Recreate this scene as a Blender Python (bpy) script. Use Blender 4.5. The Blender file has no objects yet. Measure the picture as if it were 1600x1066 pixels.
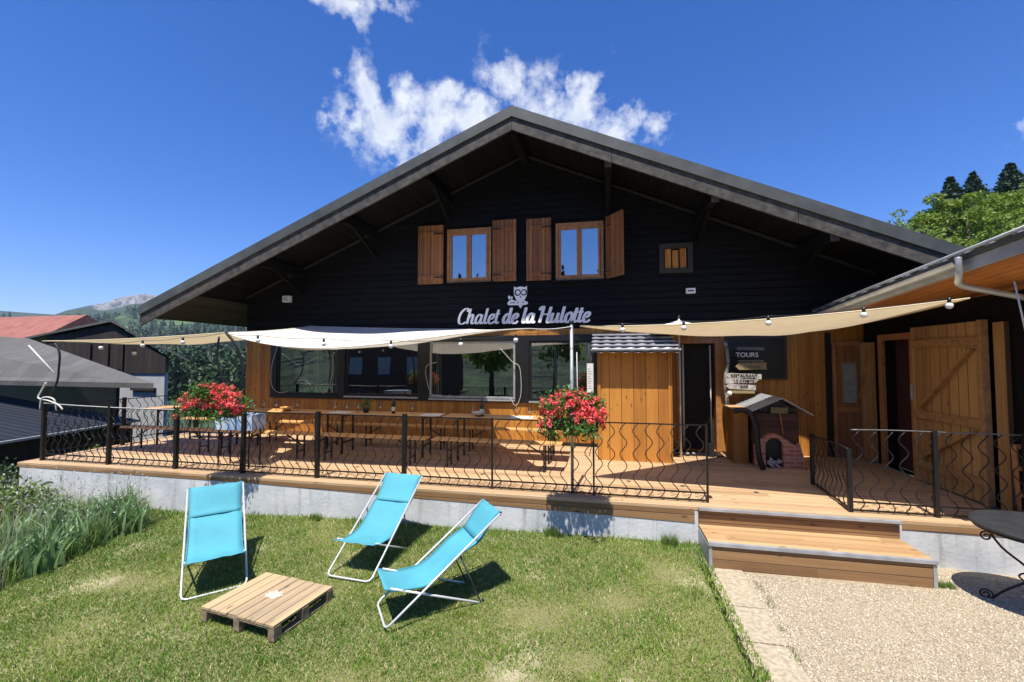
import bpy, math, random
import numpy as np
from mathutils import Vector, Matrix
from mathutils.geometry import tessellate_polygon
random.seed(7); rng = np.random.default_rng(7)
R = math.radians
sc = bpy.context.scene
COL = sc.collection

# ------------------------------------------------------------------ camera
F = 680.0; YAW = R(12); PIT = R(2.44); CZ = 1.8
fw = Vector((-math.sin(YAW)*math.cos(PIT), math.cos(YAW)*math.cos(PIT), math.sin(PIT)))
rt = Vector((math.cos(YAW), math.sin(YAW), 0)); up = rt.cross(fw)
cd = bpy.data.cameras.new('camera'); cam = bpy.data.objects.new('camera', cd); COL.objects.link(cam)
cd.sensor_width = 36; cd.lens = 36*F/1600; cd.clip_start = .05; cd.clip_end = 20000
cam.matrix_world = Matrix.Translation((0, 0, CZ)) @ Matrix((rt, up, -fw)).transposed().to_4x4()
sc.camera = cam
def S(x, y, Y=None, X=None, Z=None):
    """surveyed point: where a sight line of the photograph meets a wall, side or floor plane of the place"""
    d = fw + rt*((x-800)/F) + up*((533-y)/F)
    t = Y/d.y if Y is not None else (X/d.x if X is not None else (Z-CZ)/d.z)
    return Vector((d.x*t, d.y*t, CZ+d.z*t))

# ------------------------------------------------------------------ materials
def nt(name):
    m = bpy.data.materials.new(name); m.use_nodes = True
    t = m.node_tree; b = t.nodes['Principled BSDF']
    return m, t, b
def N(t, typ, **kw):
    n = t.nodes.new(typ)
    for k, v in kw.items():
        if k in n.inputs.keys() if isinstance(k, str) else False: n.inputs[k].default_value = v
        else: setattr(n, k, v)
    return n
def math_(t, op, a, b=None, c=None):
    n = t.nodes.new('ShaderNodeMath'); n.operation = op
    for i, v in enumerate((a, b, c)):
        if v is None: continue
        if isinstance(v, (int, float)): n.inputs[i].default_value = v
        else: t.links.new(v, n.inputs[i])
    return n.outputs[0]
def mixc(t, f, a, b, mode='MIX'):
    n = t.nodes.new('ShaderNodeMix'); n.data_type = 'RGBA'; n.blend_type = mode
    for i, v in ((0, f), (6, a), (7, b)):
        if isinstance(v, (int, float)): n.inputs[i].default_value = v
        elif isinstance(v, tuple): n.inputs[i].default_value = (*v, 1)
        else: t.links.new(v, n.inputs[i])
    return n.outputs[2]
def coords(t, scale=(1, 1, 1)):
    c = t.nodes.new('ShaderNodeTexCoord'); mp = t.nodes.new('ShaderNodeMapping')
    mp.inputs['Scale'].default_value = scale; t.links.new(c.outputs['Object'], mp.inputs[0]); return mp.outputs[0]
def noise(t, vec, scale, detail=4, rough=.55):
    n = t.nodes.new('ShaderNodeTexNoise'); n.inputs['Scale'].default_value = scale
    n.inputs['Detail'].default_value = detail; n.inputs['Roughness'].default_value = rough
    if vec is not None: t.links.new(vec, n.inputs['Vector'])
    return n.outputs['Fac']
def ramp(t, f, a, b, lo=0., hi=1.):
    n = t.nodes.new('ShaderNodeMapRange'); t.links.new(f, n.inputs[0])
    for i, v in enumerate((a, b, lo, hi)): n.inputs[i+1].default_value = v
    return n.outputs[0]
def bump(t, b, h, strength=.3, dist=.01):
    n = t.nodes.new('ShaderNodeBump'); n.inputs['Strength'].default_value = strength; n.inputs['Distance'].default_value = dist
    t.links.new(h, n.inputs['Height']); t.links.new(n.outputs[0], b.inputs['Normal'])
def mat(name, col, rough=.6, metal=0, var=.25, scale=6, bmp=.15, bs=60, col2=None, spec=.5):
    m, t, b = nt(name); v = coords(t)
    n1 = noise(t, v, scale)
    c2 = col2 or tuple(c*(1-var) for c in col)
    t.links.new(mixc(t, ramp(t, n1, .35, .65), tuple(col), c2), b.inputs['Base Color'])
    b.inputs['Roughness'].default_value = rough; b.inputs['Metallic'].default_value = metal
    b.inputs['Specular IOR Level'].default_value = spec
    if bmp: bump(t, b, noise(t, v, bs), bmp)
    return m
def wood(name, c1, c2, board='X', w=.12, grain='Z', rough=.6, dark=.45, groove=.035, bs=.5, off=0., seg=None):
    """boards of width w counted along axis `board`, grain running along `grain`; seg = board length"""
    m, t, b = nt(name); b.inputs['Specular IOR Level'].default_value = .12 if max(c1) < .02 else .4
    c = t.nodes.new('ShaderNodeTexCoord'); s = t.nodes.new('ShaderNodeSeparateXYZ'); t.links.new(c.outputs['Object'], s.inputs[0])
    u = math_(t, 'DIVIDE', math_(t, 'ADD', s.outputs[board], off), w)
    fl = math_(t, 'FLOOR', u); fr = math_(t, 'FRACT', u)
    g = s.outputs[grain]
    idv = fl
    if seg:
        k = math_(t, 'FLOOR', math_(t, 'DIVIDE', math_(t, 'ADD', g, math_(t, 'MULTIPLY', fl, 1.37)), seg))
        idv = math_(t, 'ADD', fl, math_(t, 'MULTIPLY', k, 17.3))
    wn = t.nodes.new('ShaderNodeTexWhiteNoise'); wn.noise_dimensions = '1D'; t.links.new(idv, wn.inputs['W'])
    sc3 = {'X': (30, 30, 30), 'Y': (30, 30, 30), 'Z': (30, 30, 30)}[grain]; l = [30, 30, 30]; l['XYZ'.index(grain)] = 1.6
    mp = t.nodes.new('ShaderNodeMapping'); mp.inputs['Scale'].default_value = l
    t.links.new(c.outputs['Object'], mp.inputs[0])
    cmb = t.nodes.new('ShaderNodeCombineXYZ')
    for i in range(3): t.links.new(math_(t, 'MULTIPLY', wn.outputs[0], 40.), cmb.inputs[i])
    t.links.new(cmb.outputs[0], mp.inputs['Location'])
    gr = noise(t, mp.outputs[0], 1.0, 5, .6)
    big = noise(t, c.outputs['Object'], 1.3, 3)
    f = math_(t, 'ADD', math_(t, 'MULTIPLY', gr, .9), math_(t, 'MULTIPLY', wn.outputs[0], .5))
    f = math_(t, 'ADD', f, math_(t, 'MULTIPLY', big, .4))
    col = mixc(t, ramp(t, f, .6, 1.25), c1, c2)
    vk = t.nodes.new('ShaderNodeTexVoronoi'); vk.inputs['Scale'].default_value = 1.; mk = t.nodes.new('ShaderNodeMapping'); lk = [9, 9, 9]; lk['XYZ'.index(grain)] = 3.2; mk.inputs['Scale'].default_value = lk
    t.links.new(c.outputs['Object'], mk.inputs[0]); t.links.new(cmb.outputs[0], mk.inputs['Location']); t.links.new(mk.outputs[0], vk.inputs['Vector'])
    col = mixc(t, ramp(t, vk.outputs['Distance'], .07, .16, .75, 0), col, tuple(x*.35 for x in c2))
    st = noise(t, mp.outputs[0], .12, 4, .6); col = mixc(t, ramp(t, st, .52, .72, 0, .55), col, tuple(x*.55 for x in c2))
    gm = math_(t, 'MINIMUM', fr, math_(t, 'SUBTRACT', 1., fr))
    gv = ramp(t, gm, groove*.4, groove)
    col = mixc(t, gv, tuple(x*dark for x in c2), col)
    t.links.new(col, b.inputs['Base Color'])
    t.links.new(ramp(t, gr, .3, .7, rough-.08, rough+.1), b.inputs['Roughness'])
    h = math_(t, 'ADD', gv, math_(t, 'MULTIPLY', gr, .25))
    bump(t, b, h, bs, .008)
    return m

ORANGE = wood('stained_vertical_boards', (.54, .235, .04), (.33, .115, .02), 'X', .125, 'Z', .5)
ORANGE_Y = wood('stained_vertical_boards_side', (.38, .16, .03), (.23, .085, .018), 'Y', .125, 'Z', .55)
CLOSETW = wood('closet_boards', (.56, .245, .045), (.36, .13, .024), 'X', .21, 'Z', .5)
BLACKW = wood('black_siding', (.0085, .0085, .0105), (.004, .004, .005), 'Z', .145, 'X', .6, dark=.15, groove=.07, bs=.8)
SOFFIT = wood('dark_soffit_boards', (.007, .006, .0055), (.003, .003, .0028), 'X', .14, 'Y', .8, dark=.2, groove=.06)
EAVE_LIT = wood('lit_eave_boards', (.045, .04, .034), (.02, .018, .016), 'X', .14, 'Y', .75, dark=.25, groove=.08)  # soffit boards in a paler tone standing for light bounced off the ground
BARGE = mat('weathered_barge_board', (.085, .073, .062), .75, var=.5, scale=7, bmp=.5, bs=40, col2=(.028, .025, .022))
STRIP = mat('dark_cover_strip', (.018, .016, .014), .8, var=.4)
ROOFM = mat('grey_roof_metal', (.085, .09, .082), .5, var=.35, scale=3, bmp=.1)
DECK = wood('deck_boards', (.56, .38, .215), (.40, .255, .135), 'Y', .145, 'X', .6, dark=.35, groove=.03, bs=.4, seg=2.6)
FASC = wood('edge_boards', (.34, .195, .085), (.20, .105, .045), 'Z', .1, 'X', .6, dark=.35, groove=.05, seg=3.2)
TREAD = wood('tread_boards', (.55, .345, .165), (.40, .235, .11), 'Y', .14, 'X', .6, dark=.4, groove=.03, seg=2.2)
SHUT = wood('shutter_boards', (.37, .15, .05), (.20, .075, .026), 'X', .09, 'Z', .55, dark=.35, groove=.07)
FRAMEW = mat('window_frame_wood', (.46, .2, .065), .5, var=.35, scale=12)
DOORW = wood('annex_door_boards', (.47, .27, .095), (.29, .15, .05), 'Y', .16, 'Z', .6, dark=.35, groove=.04)
DOORX = wood('annex_door_boards_front', (.36, .16, .06), (.22, .09, .035), 'X', .14, 'Z', .6, dark=.35, groove=.04)
BRACEW = mat('door_brace_wood', (.42, .22, .085), .6, var=.35, scale=14)
ANNSOF = wood('annex_soffit_boards', (.60, .235, .07), (.40, .14, .04), 'X', .15, 'Y', .5, dark=.4, groove=.04)
ANNBLK = wood('annex_dark_boards', (.010, .008, .007), (.005, .004, .004), 'Y', .14, 'Z', .7, dark=.3)
IRON = mat('black_iron', (.018, .016, .015), .45, metal=.3, var=.4, bmp=.1)
IRONR = mat('rusty_iron', (.055, .03, .02), .55, metal=.3, var=.5, bmp=.2)
GALV = mat('galvanised_metal', (.46, .47, .48), .42, metal=.35, var=.25, bmp=.05)
ALU = mat('white_metal_tube', (.72, .72, .72), .35, metal=.35, var=.1, bmp=0)
DKTUBE = mat('dark_metal_tube', (.10, .10, .11), .4, metal=.5, var=.2, bmp=0)
CONC = None
def concrete():
    m, t, b = nt('stained_concrete'); v = coords(t)
    vs = coords(t, (9, 9, .8))
    a = noise(t, v, 2.2, 6, .65); s = noise(t, vs, 1., 5, .6); f = noise(t, v, 26, 4)
    c = mixc(t, ramp(t, a, .35, .68), (.66, .655, .63), (.46, .47, .465))
    c = mixc(t, ramp(t, s, .53, .74, 0, .6), c, (.15, .15, .14))
    c = mixc(t, ramp(t, f, .5, .75, 0, .3), c, (.62, .6, .57))
    t.links.new(c, b.inputs['Base Color']); b.inputs['Roughness'].default_value = .85
    bump(t, b, f, .4, .01); return m
CONC = concrete()
TURQD = mat('turquoise_hem', (.035, .25, .33), .8, var=.1, bmp=.2)
TURQ = mat('turquoise_fabric', (.075, .345, .415), .75, var=.14, scale=3, bmp=.25, bs=400)
PALW = wood('pallet_planks', (.54, .38, .20), (.25, .195, .13), 'X', .5, 'Y', .7, groove=.001, off=.13)
PALB = mat('pallet_blocks', (.33, .24, .15), .8, var=.5, scale=14, bmp=.4)
WHITE = mat('white_paint', (.8, .8, .78), .5, var=.05, bmp=0)
WHITEL = mat('bright_white_letters', (.93, .93, .93), .5, var=.02, bmp=0)
CREAM = mat('cream_paint', (.7, .66, .55), .6, var=.1, bmp=0)
BLACK = mat('black_paint', (.008, .008, .009), .4, var=.2, bmp=.05)
FRBLK = mat('black_window_frame', (.012, .012, .013), .35, var=.2, bmp=.05)
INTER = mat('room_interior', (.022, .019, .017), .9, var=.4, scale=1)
CURT = mat('pale_curtain', (.85, .84, .76), .8, var=.15, scale=8, bmp=0)
TABW = wood('beer_table_wood', (.72, .39, .14), (.52, .26, .08), 'Y', .12, 'X', .45, dark=.6, groove=.02)
RED = mat('red_petals', (.85, .05, .05), .6, var=.35, scale=20, bmp=0, col2=(.85, .16, .15))
def leafmat(name, c1, c2, c3=None, tr=.35, rough=.55):
    m, t, b = nt(name); g = t.nodes.new('ShaderNodeNewGeometry')
    col = mixc(t, g.outputs['Random Per Island'], c1, c2)
    if c3:
        v = coords(t); col = mixc(t, ramp(t, noise(t, v, .5, 2), .45, .62), col, c3)
    t.links.new(col, b.inputs['Base Color']); b.inputs['Roughness'].default_value = rough
    tl = t.nodes.new('ShaderNodeBsdfTranslucent'); t.links.new(col, tl.inputs[0])
    mx = t.nodes.new('ShaderNodeMixShader'); mx.inputs[0].default_value = tr
    o = t.nodes['Material Output']; t.links.new(b.outputs[0], mx.inputs[1]); t.links.new(tl.outputs[0], mx.inputs[2]); t.links.new(mx.outputs[0], o.inputs[0])
    return m
GERL = leafmat('geranium_leaves', (.05, .14, .02), (.11, .24, .04))
TREEL = leafmat('broadleaf_leaves', (.13, .22, .02), (.30, .38, .06), tr=.4)
CONIF = leafmat('conifer_needles', (.015, .04, .018), (.035, .075, .03), tr=.15)
IRISL = leafmat('iris_leaves', (.11, .22, .07), (.25, .38, .16))
WILD = leafmat('wild_grass_blades', (.08, .17, .025), (.22, .30, .07))
STRAWL = leafmat('dry_stalks', (.35, .32, .2), (.55, .5, .36))
def sailmat(name, col, tr=.3):
    m, t, b = nt(name); v = coords(t)
    col = mixc(t, ramp(t, noise(t, v, 2.5, 3), .3, .7), col, tuple(c*.9 for c in col))
    t.links.new(col, b.inputs['Base Color']); b.inputs['Roughness'].default_value = .8
    tl = t.nodes.new('ShaderNodeBsdfTranslucent'); t.links.new(col, tl.inputs[0])
    mx = t.nodes.new('ShaderNodeMixShader'); mx.inputs[0].default_value = tr
    o = t.nodes['Material Output']; t.links.new(b.outputs[0], mx.inputs[1]); t.links.new(tl.outputs[0], mx.inputs[2]); t.links.new(mx.outputs[0], o.inputs[0])
    return m
SAILW = sailmat('white_sailcloth', (.90, .85, .73), .28)
SAILC = sailmat('cream_sailcloth', (.88, .75, .50), .24)
def glassmat(name, refl=.25, tint=(.55, .6, .58)):
    m = bpy.data.materials.new(name); m.use_nodes = True; t = m.node_tree; t.nodes.clear()
    o = t.nodes.new('ShaderNodeOutputMaterial'); mx = t.nodes.new('ShaderNodeMixShader')
    tr = t.nodes.new('ShaderNodeBsdfTransparent'); tr.inputs[0].default_value = (*tint, 1)
    gl = t.nodes.new('ShaderNodeBsdfGlossy'); gl.inputs['Roughness'].default_value = .0
    fr = t.nodes.new('ShaderNodeFresnel'); fr.inputs[0].default_value = 1.6
    f = math_(t, 'ADD', fr.outputs[0], refl)
    v = coords(t); nb = t.nodes.new('ShaderNodeBump'); nb.inputs['Strength'].default_value = .03; nb.inputs['Distance'].default_value = .05
    t.links.new(noise(t, v, 1.6, 1), nb.inputs['Height']); t.links.new(nb.outputs[0], gl.inputs['Normal'])
    t.links.new(f, mx.inputs[0]); t.links.new(tr.outputs[0], mx.inputs[1]); t.links.new(gl.outputs[0], mx.inputs[2]); t.links.new(mx.outputs[0], o.inputs[0])
    return m
GLASS = glassmat('window_glass', .24, (.9, .92, .9))
GLASSU = glassmat('upper_window_glass', .45, (.4, .4, .4))
CLEAR = glassmat('drinking_glass', .08, (.9, .92, .92))
BOTTLE = mat('dark_bottle_glass', (.02, .035, .015), .1, var=.2, bmp=0)
BULB = mat('frosted_bulb', (.75, .75, .72), .15, var=.05, bmp=0)
ROPE = mat('white_rope', (.7, .68, .62), .8, var=.2, scale=40, bmp=.3)
DKROPE = mat('dark_cable', (.015, .015, .015), .6, var=.2, bmp=0)
def brickmat():
    m, t, b = nt('brickwork'); c = t.nodes.new('ShaderNodeTexCoord')
    s = t.nodes.new('ShaderNodeSeparateXYZ'); t.links.new(c.outputs['Object'], s.inputs[0])
    cb = t.nodes.new('ShaderNodeCombineXYZ'); t.links.new(s.outputs[0], cb.inputs[0]); t.links.new(s.outputs[2], cb.inputs[1])
    br = t.nodes.new('ShaderNodeTexBrick'); t.links.new(cb.outputs[0], br.inputs[0])
    br.inputs['Color1'].default_value = (.40, .12, .06, 1); br.inputs['Color2'].default_value = (.55, .24, .13, 1); br.inputs['Mortar'].default_value = (.5, .4, .32, 1)
    br.inputs['Scale'].default_value = 1; br.inputs['Brick Width'].default_value = .2; br.inputs['Row Height'].default_value = .065; br.inputs['Mortar Size'].default_value = .006
    t.links.new(br.outputs[0], b.inputs['Base Color']); b.inputs['Roughness'].default_value = .85; bump(t, b, br.outputs['Fac'], -.5, .01)
    return m
BRICK = brickmat()
REDTILE = wood('red_roof_tiles', (.36, .14, .10), (.24, .085, .065), 'X', .28, 'Y', .8, dark=.6, groove=.12, bs=.8, seg=.4)
GREYROOF = wood('grey_barn_roofing', (.125, .118, .105), (.085, .08, .072), 'X', .45, 'Y', .75, groove=.01, dark=.8)
BARNW = wood('dark_barn_boards', (.045, .032, .024), (.018, .014, .011), 'X', .16, 'Z', .8)
RENDER_ = mat('pale_render', (.42, .42, .41), .85, var=.12, scale=3, bmp=.2)
BLUEROOF = wood('dark_blue_corrugated_sheet', (.014, .02, .034), (.008, .012, .02), 'Y', .18, 'X', .85, groove=.3, dark=.3, bs=1)

# ------------------------------------------------------------------ object helpers
def link(o, parent=None):
    COL.objects.link(o)
    if parent: o.parent = parent
    return o
def tag(o, label=None, cat=None, group=None, kind=None):
    for k, v in (('label', label), ('category', cat), ('group', group), ('kind', kind)):
        if v: o[k] = v
    return o
def thing(name, loc, label, cat, group=None, rz=0):
    o = bpy.data.objects.new(name, None); o.empty_display_size = .2; o.location = loc; o.rotation_euler = (0, 0, rz)
    link(o); o['off'] = list(Vector(loc)); return tag(o, label, cat, group)
def off_of(p):
    while p is not None and 'off' not in p.keys(): p = p.parent
    return Vector(p['off']) if p is not None else Vector((0, 0, 0))
class MB:
    """collects world-space shapes; build() links them as ONE mesh object (local to the thing's base)"""
    def __init__(s): s.v = []; s.f = []; s.sm = []
    def add(s, vs, fs, smooth=False):
        n = len(s.v); s.v += [tuple(v) for v in vs]; s.f += [tuple(i+n for i in f) for f in fs]; s.sm += [smooth]*len(fs); return s
    def box(s, a, b, M=None):
        x0, y0, z0 = a; x1, y1, z1 = b
        vs = [Vector(p) for p in ((x0,y0,z0),(x1,y0,z0),(x1,y1,z0),(x0,y1,z0),(x0,y0,z1),(x1,y0,z1),(x1,y1,z1),(x0,y1,z1))]
        if M: vs = [M @ v for v in vs]
        return s.add(vs, [(0,3,2,1),(4,5,6,7),(0,1,5,4),(1,2,6,5),(2,3,7,6),(3,0,4,7)])
    def bar(s, p, q, w, h, upv=(0, 0, 1)):
        p = Vector(p); q = Vector(q); d = (q-p); L = d.length; d.normalize(); u = Vector(upv)
        x = d.cross(u).normalized(); u = x.cross(d)
        M = Matrix.Translation(p) @ Matrix((x, d, u)).transposed().to_4x4()
        return s.box((-w/2, 0, -h/2), (w/2, L, h/2), M)
    def tube(s, pts, r, n=8, cap=True, closed=False):
        pts = [Vector(p) for p in pts]; m = len(pts); vs = []; prev = None
        rs = r if isinstance(r, (list, tuple)) else [r]*m
        for i, p in enumerate(pts):
            a = pts[(i-1) % m] if (i or closed) else p; b = pts[(i+1) % m] if (i < m-1 or closed) else p
            d = (b-a).normalized()
            if prev is None: x = d.cross(Vector((0, 0, 1))) if abs(d.z) < .95 else d.cross(Vector((1, 0, 0)))
            else: x = prev - d*prev.dot(d)
            x.normalize(); prev = x; y = d.cross(x)
            vs += [p + (x*math.cos(2*math.pi*k/n) + y*math.sin(2*math.pi*k/n))*rs[i] for k in range(n)]
        fs = [(i*n+k, i*n+(k+1) % n, (i+1)*n+(k+1) % n, (i+1)*n+k) for i in range(m-1) for k in range(n)]
        if closed: fs += [((m-1)*n+k, (m-1)*n+(k+1) % n, (k+1) % n, k) for k in range(n)]
        elif cap: fs += [tuple(range(n-1, -1, -1)), tuple((m-1)*n+k for k in range(n))]
        return s.add(vs, fs, True)
    def lathe(s, c, prof, n=20):
        c = Vector(c); vs = [c+Vector((r*math.cos(2*math.pi*k/n), r*math.sin(2*math.pi*k/n), z)) for r, z in prof for k in range(n)]
        fs = [(i*n+k, i*n+(k+1) % n, (i+1)*n+(k+1) % n, (i+1)*n+k) for i in range(len(prof)-1) for k in range(n)]
        return s.add(vs, fs, True)
    def plate(s, loops, y0, y1, mp=None):
        """polygon loops [(x,z)..] (first outer, rest holes) extruded from y0 to y1"""
        mp = mp or (lambda u, w, d: (u, d, w))
        tr = tessellate_polygon([[Vector((a, b, 0)) for a, b in lp] for lp in loops])
        flat = [p for lp in loops for p in lp]; n = len(flat)
        vs = [mp(a, b, y0) for a, b in flat] + [mp(a, b, y1) for a, b in flat]
        fs = []
        for a, b, c in tr:
            A, B, C = flat[a], flat[b], flat[c]
            if (B[0]-A[0])*(C[1]-A[1])-(B[1]-A[1])*(C[0]-A[0]) < 0: a, c = c, a
            fs += [(a, b, c), (c+n, b+n, a+n)]
        k = 0
        for lp in loops:
            m = len(lp)
            for i in range(m): fs.append((k+i, k+(i+1) % m, k+(i+1) % m+n, k+i+n))
            k += m
        return s.add(vs, fs)
    def sphere(s, c, r, n=10, sz=1.):
        pr = [(max(1e-4, r*math.sin(math.pi*i/n)), -r*sz*math.cos(math.pi*i/n)) for i in range(n+1)]
        return s.lathe(c, pr, n+4)
    def build(s, name, m, parent=None, loc=None, recalc=True):
        o = Vector(loc) if loc is not None else off_of(parent)
        me = bpy.data.meshes.new(name)
        me.from_pydata([tuple(Vector(v)-o) for v in s.v], [], s.f)
        me.polygons.foreach_set('use_smooth', s.sm)
        me.materials.append(m); me.update()
        if recalc:
            import bmesh
            b = bmesh.new(); b.from_mesh(me); bmesh.ops.recalc_face_normals(b, faces=b.faces); b.to_mesh(me); b.free()
        ob = bpy.data.objects.new(name, me); link(ob, parent)
        if loc is not None: ob.location = o
        return ob
def npmesh(name, V, Fq, m, parent=None, k=4, smooth=False):
    o = off_of(parent) if parent else Vector((0, 0, 0))
    V = V - np.array(o)[None, :]
    me = bpy.data.meshes.new(name); me.vertices.add(len(V)); me.vertices.foreach_set('co', V.astype('f4').ravel())
    nf = len(Fq); me.loops.add(nf*k); me.loops.foreach_set('vertex_index', Fq.astype('i4').ravel())
    me.polygons.add(nf); me.polygons.foreach_set('loop_start', np.arange(0, nf*k, k, dtype='i4'))
    if smooth: me.polygons.foreach_set('use_smooth', np.ones(nf, bool))
    me.materials.append(m); me.update(calc_edges=True); me.validate()
    ob = bpy.data.objects.new(name, me); return link(ob, parent)
def leaves(P, size, jit=.5, flat=0.):
    """random leaf-like quads at points P"""
    n = len(P); a = rng.normal(size=(n, 3)); a[:, 2] *= (1-flat); a /= np.linalg.norm(a, axis=1)[:, None]
    b = rng.normal(size=(n, 3)); b -= a*(a*b).sum(1)[:, None]; b /= np.linalg.norm(b, axis=1)[:, None]
    s = size*(1+jit*(rng.random(n)-.5)*2); s = s[:, None]
    V = np.stack([P-a*s, P+b*s*.45, P+a*s, P-b*s*.45], 1).reshape(-1, 3)
    return V, np.arange(4*n).reshape(n, 4)
def blades(B, h, w, lean, seg=3, bendpow=2.):
    """curved tapering blades rooted at B (n,3); h,w,lean arrays"""
    n = len(B); th = rng.random(n)*2*np.pi; d = np.stack([np.cos(th), np.sin(th), np.zeros(n)], 1)
    ph = rng.random(n)*np.pi*2; s = np.stack([np.cos(ph), np.sin(ph), np.zeros(n)], 1)
    rows = []
    for i in range(seg+1):
        t = i/seg; c = B + d*(lean*h*t**bendpow)[:, None]; c[:, 2] += h*t*(1-.25*lean*t)
        ww = (w*(1-t**1.6)*.5 + w*.02)[:, None]
        rows += [c-s*ww, c+s*ww]
    V = np.stack(rows, 1).reshape(-1, 3); m = 2*(seg+1)
    q = np.array([[2*i, 2*i+1, 2*i+3, 2*i+2] for i in range(seg)])
    Fq = (np.arange(n)[:, None, None]*m + q[None]).reshape(-1, 4)
    return V, Fq
def catmull(P, k=6):
    P = [Vector(p) for p in P]; P = [P[0]*2-P[1]] + P + [P[-1]*2-P[-2]]; out = []
    for i in range(1, len(P)-2):
        a, b, c, d = P[i-1:i+3]
        for j in range(k):
            t = j/k; out.append(.5*((2*b)+(c-a)*t+(2*a-5*b+4*c-d)*t*t+(3*b-a-3*c+d)*t**3))
    out.append(P[-2]); return out
def copy_tree(o, parent=None):
    c = o.copy(); COL.objects.link(c); c.parent = parent
    for ch in list(o.children): copy_tree(ch, c)
    return c

# ------------------------------------------------------------------ terrain
def lawn_z(x, y):
    x = np.asarray(x, float); y = np.asarray(y, float)
    s = np.clip((1.-x)/2.5, 0, 1); s = s*s*(3-2*s)
    z = -.455 - .045*s*np.clip(5.8-y, 0, 3) - .016*np.clip(-x, 0, 4.5) - .04*np.clip(-x-4.5, 0, 5)
    return z + .012*np.sin(x*1.7+y*.8)*np.cos(y*1.3-x*.4)*s
def hnoise(x, y):
    return (np.sin(x*1.0+2.1*np.sin(y*.7))+.5*np.sin(2.3*y+1.7*np.sin(1.9*x))+.25*np.sin(4.7*x+3.1*y+1.3))
def terrain():
    az = np.concatenate([np.arange(-180, -66, 1.), np.arange(-66, -40, .07), np.arange(-40, 180.5, 1.)])
    rr = np.concatenate([np.linspace(0, 30, 16), np.geomspace(33, 2300, 110), np.arange(2320, 2540, 14), np.geomspace(2560, 3400, 8)])
    A, Q = np.meshgrid(np.radians(az), rr, indexing='ij'); D = np.degrees(A)
    X = Q*np.sin(A); Y = Q*np.cos(A)
    Z = np.full_like(X, -.95)
    # left: falls into the valley then rises to wooded slopes and the cliff ridge
    ridge_az = np.array([-180, -110, -75, -61.6, -58.5, -57.8, -56.5, -55.7, -54.6, -53.5, -52, -49.9, -46, -38, -20, 10, 40, 180])
    ridge_el = np.array([.05, .06, .07, .0735, .0728, .0800, .089, .0935, .1, .1115, .1145, .118, .122, .12, .11, .1, .1, .05])
    re = np.interp(D, ridge_az, ridge_el)
    low = -.95 - np.clip((Q-12)*.06, 0, 16)
    rise = np.clip((Q-260)/(2500-260), 0, 1)
    prof = low*(1-rise) + (re*2500*rise**1.12)
    prof = np.where(Q > 2500, re*2500*np.clip(1-(Q-2500)/5000, .2, 1), prof)
    n = hnoise(X/160., Y/160.)*10 + hnoise(X/47.+5, Y/47.)*3.2
    prof = prof + n*np.clip((Q-300)/800, 0, 1)*np.clip((2500-Q)/900, .12, 1)
    # cliff band under the summit plateau
    cl = np.clip((D+56.2)/.8, 0, 1)*np.clip((-44-D)/3, 0, 1)
    cliff = np.clip((Q-2380)/50, 0, 1)
    rough_ = hnoise(A*190, Q*.02)*4 + hnoise(A*620+3, Q*.05)*2.5
    prof = np.where((Q > 1500) & (Q <= 2520), prof*(1-cl) + cl*(prof - (1-cliff)*46*np.clip((Q-1500)/880, 0, 1) + rough_*np.clip((Q-2350)/60, 0, 1)), prof)
    wl = np.clip((-25-D)/12, 0, 1)*np.clip((D+150)/25, 0, 1)
    # ahead and right: gentle ground then a wooded slope
    wr = np.clip((D-15)/15, 0, 1)*np.clip((135-D)/20, 0, 1)
    right = -.95 + np.clip(Q-14, 0, 150)*.17
    # behind the viewer: meadow rising to a wooded hill
    wb = np.clip((np.abs(D)-125)/20, 0, 1)
    back = -.95 + np.clip(Q-30, 0, 160)*.19
    mid = -.95 + 0*Q
    W = wl+wr+wb+1e-9; tot = np.maximum(np.maximum(wl, wr), wb)
    Z = -.95*(1-tot) + tot*(wl*prof+wr*right+wb*back)/W
    V = np.stack([X, Y, Z], -1).reshape(-1, 3); m = len(rr); i, j = np.meshgrid(np.arange(len(az)-1), np.arange(m-1), indexing='ij')
    Fq = np.stack([i*m+j, (i+1)*m+j, (i+1)*m+j+1, i*m+j+1], -1).reshape(-1, 4)[:, ::-1]
    mt, t, b = nt('meadow_forest_and_rock'); g = t.nodes.new('ShaderNodeNewGeometry')
    v = coords(t)
    f1 = noise(t, v, .006, 6, .6); f2 = noise(t, v, .05, 5, .7); f3 = noise(t, v, .4, 4)
    forest = mixc(t, ramp(t, noise(t, v, .09, 7, .8), .40, .60), (.004, .014, .008), (.045, .085, .03))
    meadow = mixc(t, f3, (.10, .18, .04), (.16, .24, .07))
    c = mixc(t, ramp(t, f1, .63, .68, 0, .7), forest, meadow)
    s = t.nodes.new('ShaderNodeSeparateXYZ'); t.links.new(g.outputs['Normal'], s.inputs[0])
    rock = mixc(t, ramp(t, noise(t, coords(t, (.045, .045, .012)), 1., 6, .75), .38, .62), (.04, .045, .045), (.30, .29, .27))
    sp = t.nodes.new('ShaderNodeSeparateXYZ'); t.links.new(g.outputs['Position'], sp.inputs[0])
    steep = ramp(t, s.outputs[2], .80, .60)
    ra = t.nodes.new('ShaderNodeAttribute'); ra.attribute_name = 'rock'
    c = mixc(t, ramp(t, math_(t, 'ADD', ra.outputs['Fac'], math_(t, 'MULTIPLY', math_(t, 'SUBTRACT', f2, .5), .9)), .45, .6), c, rock)
    t.links.new(c, b.inputs['Base Color']); b.inputs['Roughness'].default_value = .95
    bump(t, b, f2, 1., 6.)
    o = npmesh('hills', V, Fq, mt, smooth=True); tag(o, kind='structure')
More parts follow.
